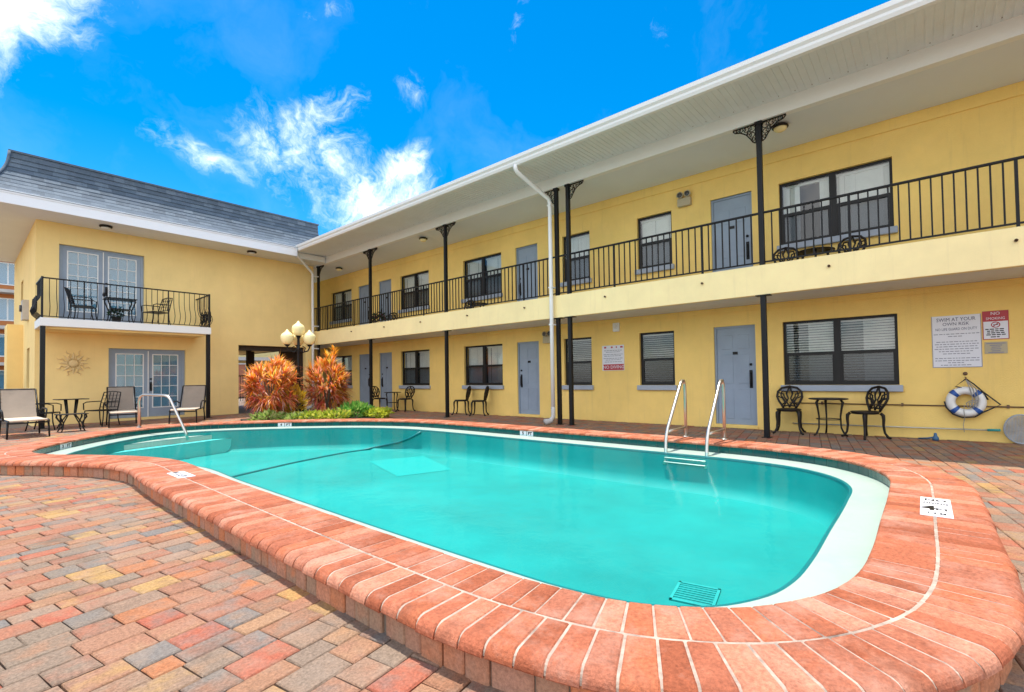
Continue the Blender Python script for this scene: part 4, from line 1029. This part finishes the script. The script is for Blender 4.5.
dup(p0, (4.05, 18.0, ZB_), -1.25, 'black metal armchair right of the table on the small balcony', GBc)
def square_table(name, label, cat, loc, rz, h, w, m_top, curved, grp=None):
    t = thing(name, label, cat, loc, rz, grp)
    b = B(); b.box(-w, w, -w * .8, w * .8, h - .02, h, .005); b.build('table_top', m_top, t, world=False)
    for sx, sy in ((-1, -1), (1, -1), (1, 1), (-1, 1)):
        b = B(); x, y = sx * w * .8, sy * w * .62
        if curved == 1: b.tube([(x * 1.05, y * 1.05, h - .02), (x * 1.1, y * 1.1, h - .08), (x * .8, y * .8, h * .5), (x * .85, y * .85, h * .2), (x * 1.0, y * 1.0, 0)], [.018, .02, .015, .014, .014], 6)
        else: b.tube([(x * .45, y * .45, h - .02), (x * .3, y * .3, h * .45), (x * .8, y * .8, .1), (x * .95, y * .95, 0)], [.02, .016, .015, .014], 6)
        b.build('leg', 'black', t, world=False)
    return t
square_table('patio_table', 'slim black patio table standing behind a lower side table', 'table', (2.0, 17.0, 0), .1, .76, .31, 'black', 2)
square_table('side_table', 'low black side table with curved legs beside the first lounge', 'side table', (1.86, 15.75, 0), .1, .43, .27, 'black', 1)
tb = square_table('balcony_table', 'black balcony table between two armchairs above the lower french doors', 'table', (3.15, 17.85, ZB_), 0, .72, .36, 'black', 1)
b = B(); b.box(-.24, .24, -.18, .18, .40, .42); b.build('lower_shelf', 'black', tb, world=False)
def leafball(b, c, rx, rz, n, size, cols, up=.3):
    for i in range(n):
        while True:
            p = Vector((random.uniform(-1, 1), random.uniform(-1, 1), random.uniform(-1, 1)))
            if .2 < p.length <= 1: break
        d = (p.normalized() + Vector((random.uniform(-.5, .5), random.uniform(-.5, .5), random.uniform(-.3, .5) + up))).normalized()
        o = Vector(c) + Vector((p.x * rx, p.y * rx, p.z * rz)); l = size * random.uniform(.7, 1.3); s = d.cross(Vector((random.uniform(-1, 1), random.uniform(-1, 1), random.uniform(-1, 1)))).normalized() * l * .26
        nrm = s.cross(d).normalized() * l * .08
        b.col = random.choice(cols); k = random.uniform(.8, 1.2); b.col = tuple(v * k for v in b.col)
        b.add([o, o + d * l * .45 + s + nrm, o + d * l, o + d * l * .45 - s + nrm, o + d * l * .5], [(0, 1, 4), (1, 2, 4), (2, 3, 4), (3, 0, 4)])
pt = thing('potted_plant', 'dark leafy potted plant under the table on the small balcony', 'plant', (3.05, 17.75, ZB_))
b = B(); b.lathe([(.09, 0), (.12, .16), (.13, .17), (.11, .17)], (0, 0, 0), 12); b.build('pot', 'bronze', pt, world=False)
b = B(); leafball(b, (0, 0, .27), .15, .13, 120, .09, [(.02, .05, .02), (.03, .07, .03), (.03, .05, .04)]); b.build('foliage', 'leaf', pt, world=False)
pt = thing('potted_plant', 'potted plant on the upper walkway beside the farther doors', 'plant', (10.1, 15.05, ZU))
b = B(); b.lathe([(.12, 0), (.16, .3), (.17, .31), (.14, .31)], (0, 0, 0), 12); b.build('pot', 'bronze', pt, world=False)
b = B(); leafball(b, (0, 0, .55), .26, .28, 200, .12, [(.03, .06, .02), (.10, .03, .05), (.05, .09, .03), (.16, .06, .07)]); b.build('foliage', 'leaf', pt, world=False)

# ------------------------------------------------------------------ lamp post and planting
t = thing('lamp_post', 'black ornate lamp post with four cream acorn globes among red shrubs', 'street lamp', (6.62, 14.0, .05))
b = B(); b.lathe([(.20, 0), (.20, .06), (.17, .09), (.15, .22), (.17, .25), (.16, .29), (.11, .40), (.10, .46), (.12, .49), (.09, .54), (.06, .75), (.055, .80)], (0, 0, 0), 16); b.build('base', 'black', t, world=False)
b = B(); b.lathe([(.055, .80), (.045, 1.6), (.042, 1.98), (.06, 2.02), (.06, 2.06), (.04, 2.1), (.035, 2.33), (.05, 2.37)], (0, 0, 0), 14); b.build('pole', 'black', t, world=False)
def globe(c):
    b = B(); b.lathe([(.03, -.03), (.05, -.025), (.06, 0), (.085, .02), (.08, .03)], c, 14); h = b.build('globe_holder', 'black', t, world=False)
    b = B(); b.lathe([(.085, .03), (.13, .07), (.172, .15), (.185, .23), (.175, .29), (.15, .33), (.10, .37), (.06, .40), (.035, .44), (.012, .47)], c, 18); b.build('globe', 'globe', t, world=False)
globe((0, 0, 2.40))
for k in range(3):
    a = radians((-25, 67, 155)[k]); ca, sa = cos(a), sin(a); R = .30
    b = B(); b.tube([(0, 0, 2.04), (ca * R * .4, sa * R * .4, 1.94), (ca * R * .85, sa * R * .85, 1.98), (ca * R, sa * R, 2.08), (ca * R, sa * R, 2.14)], .02, 7); b.tube([(ca * R * .5, sa * R * .5, 1.96), (ca * R * .65, sa * R * .65, 2.07), (ca * R * .35, sa * R * .35, 2.12)], .013, 5); b.build('arm', 'black', t, world=False)
    globe((ca * R, sa * R, 2.14))
def croton(label, loc, R, H, n, tall=0.):
    t = thing('croton_shrub', label, 'shrub', loc, 0, 'orange and pink croton shrubs by the lamp post')
    b = B()
    for k in range(7):
        a = random.random() * 6.3; r = R * random.uniform(.1, .4); b.tube([(0, 0, 0), (cos(a) * r * .3, sin(a) * r * .3, H * .3), (cos(a) * r, sin(a) * r, H * random.uniform(.5, .75))], [.03, .022, .01], 5)
    b.build('stem', 'stem', t, world=False)
    b = B(); hubs = []
    for k in range(74 if n > 2000 else 40):
        while True:
            p = Vector((random.uniform(-1, 1), random.uniform(-1, 1), random.uniform(-1, 1)))
            if .25 < p.length <= 1: break
        p = p.normalized() * p.length ** .6
        hubs.append((Vector((p.x * R * .68, p.y * R * .68, H * .49 + p.z * H * .35)), random.uniform(.8, 1.15), random.uniform(-.2, .2)))
    if tall:
        for k in range(4): hubs.append((Vector((random.uniform(-.12, .2) + .1, random.uniform(-.15, .15), H * random.uniform(.86, .98))), .85, .3))
    mid = Vector((0, 0, H * .46)); per = n // len(hubs)
    for c, sc_, tone in hubs:
        ax_ = c - mid; ax_ = Vector((ax_.x, ax_.y, ax_.z * .8 + .1)).normalized(); u = c.z / H
        for q in range(per):
            st = c - ax_ * random.uniform(-.10, .16)
            d = (ax_ * 1.0 + Vector((random.uniform(-1, 1), random.uniform(-1, 1), random.uniform(-.8, 1))) * .75).normalized()
            l = random.uniform(.22, .44) * sc_; wd = random.uniform(.014, .024)
            s = d.cross(Vector((0, 0, 1))); s = s.normalized() * wd if s.length > .1 else Vector((wd, 0, 0))
            droop = Vector((0, 0, -l * random.uniform(.0, .22)))
            m1 = st + d * l * .5 + Vector((0, 0, l * .05)); e = st + d * l + droop
            x = random.random() + (u - .46) * .9 + tone
            if random.random() < .09: b.col = random.choice([(.16, .20, .04), (.24, .22, .05), (.20, .09, .04)])
            elif x > .72: b.col = random.choice([(.95, .42, .03), (.95, .55, .07), (.88, .33, .02), (.96, .66, .18), (.80, .55, .08)])
            elif x > .30: b.col = random.choice([(.92, .30, .08), (.94, .44, .20), (.86, .22, .08), (.95, .55, .32), (.88, .38, .04)])
            else: b.col = random.choice([(.88, .30, .22), (.94, .50, .40), (.74, .18, .15), (.95, .62, .52), (.50, .22, .08)])
            b.add([st - s * .4, st + s * .4, m1 + s, m1 - s, e], [(0, 1, 2, 3), (3, 2, 4)])
    b.build('foliage', 'leaf', t, world=False)
croton('round orange and pink croton shrub left of the lamp post', (5.72, 13.75, .05), .77, 1.9, 3800)
croton('tall orange and pink croton shrub with a raised top right of the lamp post', (7.42, 13.85, .05), .76, 1.95, 3800, 1)
croton('darker red croton shrub standing behind the lamp post', (6.45, 14.85, .05), .66, 1.85, 1900)
def low(label, loc, r, h, n, cols, size=.13, name='low_shrub', grp='low green plants along the coping'):
    t = thing(name, label, 'plant', loc, 0, grp)
    b = B()
    for k in range(5): a = random.random() * 6.3; b.tube([(0, 0, 0), (cos(a) * r * .5, sin(a) * r * .5, h * .6)], .01, 4)
    b.build('stem', 'stem', t, world=False)
    b = B(); leafball(b, (0, 0, h * .5), r, h * .5, n, size, cols, .5); b.build('foliage', 'leaf', t, world=False)
G1 = [(.20, .34, .06), (.28, .42, .09), (.40, .50, .15), (.50, .52, .24)]; G2 = [(.36, .46, .04), (.50, .54, .06), (.60, .60, .12), (.22, .34, .05)]; G3 = [(.09, .28, .04), (.14, .36, .06), (.20, .42, .08), (.32, .5, .12)]
low('pale green leafy plant at the end next to the ochre wall', (5.42, 13.2, .05), .40, .24, 340, G1)
low('pale green leafy plant under the left croton shrub', (5.95, 12.85, .05), .32, .16, 180, G1)
low('yellow green leafy plant in front of the lamp post base', (6.35, 12.75, .05), .38, .20, 300, G2)
low('yellow green leafy plant left of the deep green one', (6.98, 12.5, .05), .38, .22, 300, G2)
low('deep green leafy plant under the right croton shrub', (7.75, 12.75, .05), .46, .36, 440, G3, .15)
low('bright lime leafy plant at the end of the bed next to the walkway', (8.15, 12.25, .05), .38, .20, 340, [(.50, .56, .05), (.60, .62, .08), (.38, .48, .05)])
low('small golden yellow shrub just left of the lamp post base', (6.28, 13.5, .05), .26, .95, 260, [(.55, .34, .02), (.62, .42, .04), (.40, .28, .03)], .12, 'golden_shrub', None)

# ------------------------------------------------------------------ beyond the courtyard
def far_block(name, label, loc, w, d, h, mw, storeys, nx, mrail='white'):
    t = thing(name, label, 'building', loc); b = B(); b.box(-w / 2, w / 2, 0, d, 0, h); b.build('wall', mw, t, world=False); sh = h / storeys
    for k in range(storeys):
        b = B(); b.box(-w / 2 - .1, w / 2 + .1, -1.2, 0, k * sh + sh - .25, k * sh + sh); b.build('balcony_slab', 'concrete', t, world=False)
        for q in range(nx):
            x = -w / 2 + w * (q + .5) / nx; b = B(); b.box(x - .8, x + .8, -.05, .02, k * sh + .5, k * sh + sh - .6); f = b.build('window', 'white', t, world=False)
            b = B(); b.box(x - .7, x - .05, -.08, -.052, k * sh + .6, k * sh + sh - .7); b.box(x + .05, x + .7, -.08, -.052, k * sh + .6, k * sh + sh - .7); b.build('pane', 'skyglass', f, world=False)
    b = B(); b.box(-w / 2 - .2, w / 2 + .2, -.2, d + .2, h, h + .3); b.build('roof', 'concrete', t, world=False)
far_block('apartment_block', 'orange apartment block with white windows far beyond the left wing', (1.5, 58., 0), 16, 10, 15, 'orange', 5, 6)
far_block('far_house', 'pale yellow house seen through the passage', (15.2, 40., 0), 9, 8, 6, 'paleyellow', 2, 3)
t = thing('red_garden_wall', 'red brown low wall seen through the passage', 'wall', (13., 38., 0)); b = B(); b.box(-2.2, 1., 0, .3, 0, 2.4); b.build('wall_face', 'redroof', t, world=False); b = B(); b.box(-2.25, 1.05, -.05, .35, 2.4, 2.5); b.build('wall_coping', 'concrete', t, world=False)
t = thing('metal_fence', 'dark metal picket fence behind the passage', 'fence', (11., 29., 0)); b = B(); b.box(-5, 4, -.03, .03, 1.42, 1.5); b.box(-5, 4, -.03, .03, .2, .26)
for k in range(70): b.box(-5 + k * .13 - .012, -5 + k * .13 + .012, -.012, .012, .05, 1.5)
b.build('picket_panel', 'black', t, world=False)
b = B()
for k in range(4): b.box(-5 + 3 * k - .05, -5 + 3 * k + .05, -.05, .05, 0, 1.6)
b.build('fence_post', 'black', t, world=False)
t = thing('bougainvillea_bush', 'red flowering bush at the far corner of the left wing', 'shrub', (.35, 21.5, 0)); b = B(); b.tube([(0, 0, 0), (.05, 0, .5)], .03, 5); b.build('stem', 'stem', t, world=False)
b = B(); leafball(b, (0, 0, .75), .5, .7, 500, .14, [(.35, .05, .03), (.06, .10, .03), (.10, .14, .04), (.4, .12, .05)]); b.build('foliage', 'leaf', t, world=False)

# ------------------------------------------------------------------ camera
F, YAW, PIT, ROL, CX, CY, H = 478.93, .8610332, .0236068, -.0147027, 512., 366.222, 1.15
fwd = Vector((sin(YAW) * cos(PIT), cos(YAW) * cos(PIT), sin(PIT))); rgt = Vector((cos(YAW), -sin(YAW), 0)); up = rgt.cross(fwd)
r2 = rgt * cos(ROL) + up * sin(ROL); u2 = -rgt * sin(ROL) + up * cos(ROL)
cam = bpy.data.cameras.new('camera'); co = bpy.data.objects.new('camera', cam); COL.objects.link(co)
cam.sensor_width = 36; cam.sensor_fit = 'HORIZONTAL'; cam.lens = F / 1024 * 36; cam.shift_y = (CY - 346) / 1024; cam.clip_start = .05; cam.clip_end = 1000
co.matrix_world = Matrix(((r2.x, u2.x, -fwd.x, 0), (r2.y, u2.y, -fwd.y, 0), (r2.z, u2.z, -fwd.z, H), (0, 0, 0, 1)))
sc.camera = co
def ray(px, py):
    d = r2 * ((px - CX) / F) - u2 * ((py - CY) / F) + fwd; return d.normalized()

# ------------------------------------------------------------------ light
ELEV = radians(80.)
sun = bpy.data.lights.new('sun', 'SUN'); so = bpy.data.objects.new('sun', sun); COL.objects.link(so)
sun.energy = 3.5; sun.angle = radians(.55); sun.color = (1, .945, .85)
so.rotation_euler = (-(pi / 2 - ELEV), 0, 0)
w = bpy.data.worlds.new('World'); sc.world = w; w.use_nodes = True; nt = w.node_tree; nt.nodes.clear()
out = N(nt, 'ShaderNodeOutputWorld'); bg = N(nt, 'ShaderNodeBackground', Strength=.15); L(nt, bg.outputs[0], out.inputs[0])
sky = N(nt, 'ShaderNodeTexSky'); sky.sky_type = 'NISHITA'; sky.sun_disc = False; sky.sun_elevation = ELEV; sky.sun_rotation = 0.; sky.air_density = 1.; sky.dust_density = .4; sky.ozone_density = 2.5
hs = N(nt, 'ShaderNodeHueSaturation'); hs.inputs['Saturation'].default_value = 1.55; hs.inputs['Hue'].default_value = .496; hs.inputs['Value'].default_value = .84; L(nt, sky.outputs[0], hs.inputs['Color'])
tc = N(nt, 'ShaderNodeTexCoord')
def vm(op, a, b_=None, **k):
    n = N(nt, 'ShaderNodeVectorMath', operation=op)
    for i, v in enumerate((a, b_)):
        if v is None: continue
        if hasattr(v, 'is_linked'): L(nt, v, n.inputs[i])
        else: n.inputs[i].default_value = v
    return n
def ma(op, a, b_=None, clamp=False):
    n = N(nt, 'ShaderNodeMath', operation=op); n.use_clamp = clamp
    for i, v in enumerate((a, b_)):
        if v is None: continue
        if hasattr(v, 'is_linked'): L(nt, v, n.inputs[i])
        else: n.inputs[i].default_value = v
    return n.outputs[0]
D = tc.outputs['Generated']
wz = N(nt, 'ShaderNodeTexNoise', Scale=5., Detail=5.); L(nt, D, wz.inputs['Vector'])
wv = vm('SUBTRACT', wz.outputs['Color'], (.5, .5, .5)); ws = vm('SCALE', wv.outputs[0]); ws.inputs['Scale'].default_value = .30
DW = vm('ADD', D, ws.outputs[0]).outputs[0]
wx_ = N(nt, 'ShaderNodeTexNoise', Scale=14., Detail=4.); L(nt, D, wx_.inputs['Vector'])
wy_ = vm('SCALE', vm('SUBTRACT', wx_.outputs['Color'], (.5, .5, .5)).outputs[0]); wy_.inputs['Scale'].default_value = .10
DW2 = vm('ADD', DW, wy_.outputs[0]).outputs[0]
f1 = N(nt, 'ShaderNodeTexNoise', Scale=6., Detail=10., Roughness=.66); L(nt, DW2, f1.inputs['Vector'])
f2 = N(nt, 'ShaderNodeTexNoise', Scale=34., Detail=6., Roughness=.7); L(nt, DW2, f2.inputs['Vector'])
# cloud banks: centre, half extents, slant, strength
DB = vm('ADD', D, vm('SCALE', wv.outputs[0]).outputs[0]); DB.inputs[1].default_value = (0, 0, 0)
sb = N(nt, 'ShaderNodeVectorMath', operation='SCALE'); L(nt, wv.outputs[0], sb.inputs[0]); sb.inputs['Scale'].default_value = .12; L(nt, sb.outputs[0], DB.inputs[1]); DB = DB.outputs[0]
total = None
for (px, py, sx, sy, ang, gain) in ((-5, 25, 195, 100, -.35, .98), (318, 172, 105, 66, .5, .72), (365, 200, 105, 50, -.15, .74), (200, 165, 90, 26, .5, .38), (525, 25, 16, 50, .1, .42), (405, 92, 24, 24, .3, .36), (330, 115, 60, 30, -.5, .62), (640, 20, 60, 30, .4, .3), (312, 8, 50, 14, .2, .32), (395, 170, 50, 26, -.5, .7)):
    c = ray(px, py); ex = ray(px + 20 * cos(ang), py + 20 * sin(ang)) - c; e1 = (ex - c * ex.dot(c)).normalized(); e2 = c.cross(e1)
    dlt = vm('SUBTRACT', DB, tuple(c)).outputs[0]
    k = (ray(px + 10, py) - c).length / 10
    a = ma('DIVIDE', vm('DOT_PRODUCT', dlt, tuple(e1)).outputs['Value'], sx * k); bb = ma('DIVIDE', vm('DOT_PRODUCT', dlt, tuple(e2)).outputs['Value'], sy * k)
    r = ma('ADD', ma('MULTIPLY', a, a), ma('MULTIPLY', bb, bb)); fall = ma('MULTIPLY', ma('SUBTRACT', 1., ma('POWER', r, .6), True), gain)
    total = fall if total is None else ma('MAXIMUM', total, fall)
dens = ma('ADD', ma('ADD', ma('MULTIPLY', ma('SUBTRACT', f1.outputs[0], .5), 2.3), ma('MULTIPLY', ma('SUBTRACT', f2.outputs[0], .5), .75)), ma('MULTIPLY', total, .95))
mr = N(nt, 'ShaderNodeMapRange'); mr.interpolation_type = 'SMOOTHSTEP'; L(nt, dens, mr.inputs[0]); mr.inputs[1].default_value = .10; mr.inputs[2].default_value = 1.4
# thin veil of high cirrus over the whole sky
f3 = N(nt, 'ShaderNodeTexNoise', Scale=3., Detail=8., Roughness=.6); L(nt, DW, f3.inputs['Vector'])
veil = N(nt, 'ShaderNodeMapRange'); L(nt, f3.outputs[0], veil.inputs[0]); veil.inputs[1].default_value = .45; veil.inputs[2].default_value = .8; veil.inputs[4].default_value = .06
front = ma('MULTIPLY', mr.outputs[0], ma('MULTIPLY', total, 3.0, True), True)
bk = N(nt, 'ShaderNodeMapRange'); bk.interpolation_type = 'SMOOTHSTEP'; L(nt, vm('DOT_PRODUCT', D, tuple(Vector((-fwd.x, -fwd.y, .25)).normalized())).outputs['Value'], bk.inputs[0]); bk.inputs[1].default_value = .05; bk.inputs[2].default_value = .5  # cloud deck added out of frame behind the camera to brighten shaded walls
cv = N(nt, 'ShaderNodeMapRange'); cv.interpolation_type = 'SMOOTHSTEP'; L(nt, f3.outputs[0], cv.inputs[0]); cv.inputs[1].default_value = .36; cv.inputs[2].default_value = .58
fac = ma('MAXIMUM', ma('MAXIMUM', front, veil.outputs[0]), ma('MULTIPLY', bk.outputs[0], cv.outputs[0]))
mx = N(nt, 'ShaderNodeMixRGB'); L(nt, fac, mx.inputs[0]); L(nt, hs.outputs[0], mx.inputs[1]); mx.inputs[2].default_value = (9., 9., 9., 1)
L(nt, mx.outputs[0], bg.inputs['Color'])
sc.view_settings.view_transform = 'Standard'; sc.view_settings.look = 'None'; sc.view_settings.gamma = 1; sc.view_settings.exposure = .87
sc.view_settings.use_curve_mapping = False
sc.cycles.max_bounces = 8; sc.cycles.diffuse_bounces = 5; sc.cycles.transparent_max_bounces = 12; sc.cycles.use_denoising = True
sc.cycles.caustics_reflective = False; sc.cycles.caustics_refractive = False; sc.cycles.sample_clamp_indirect = 6
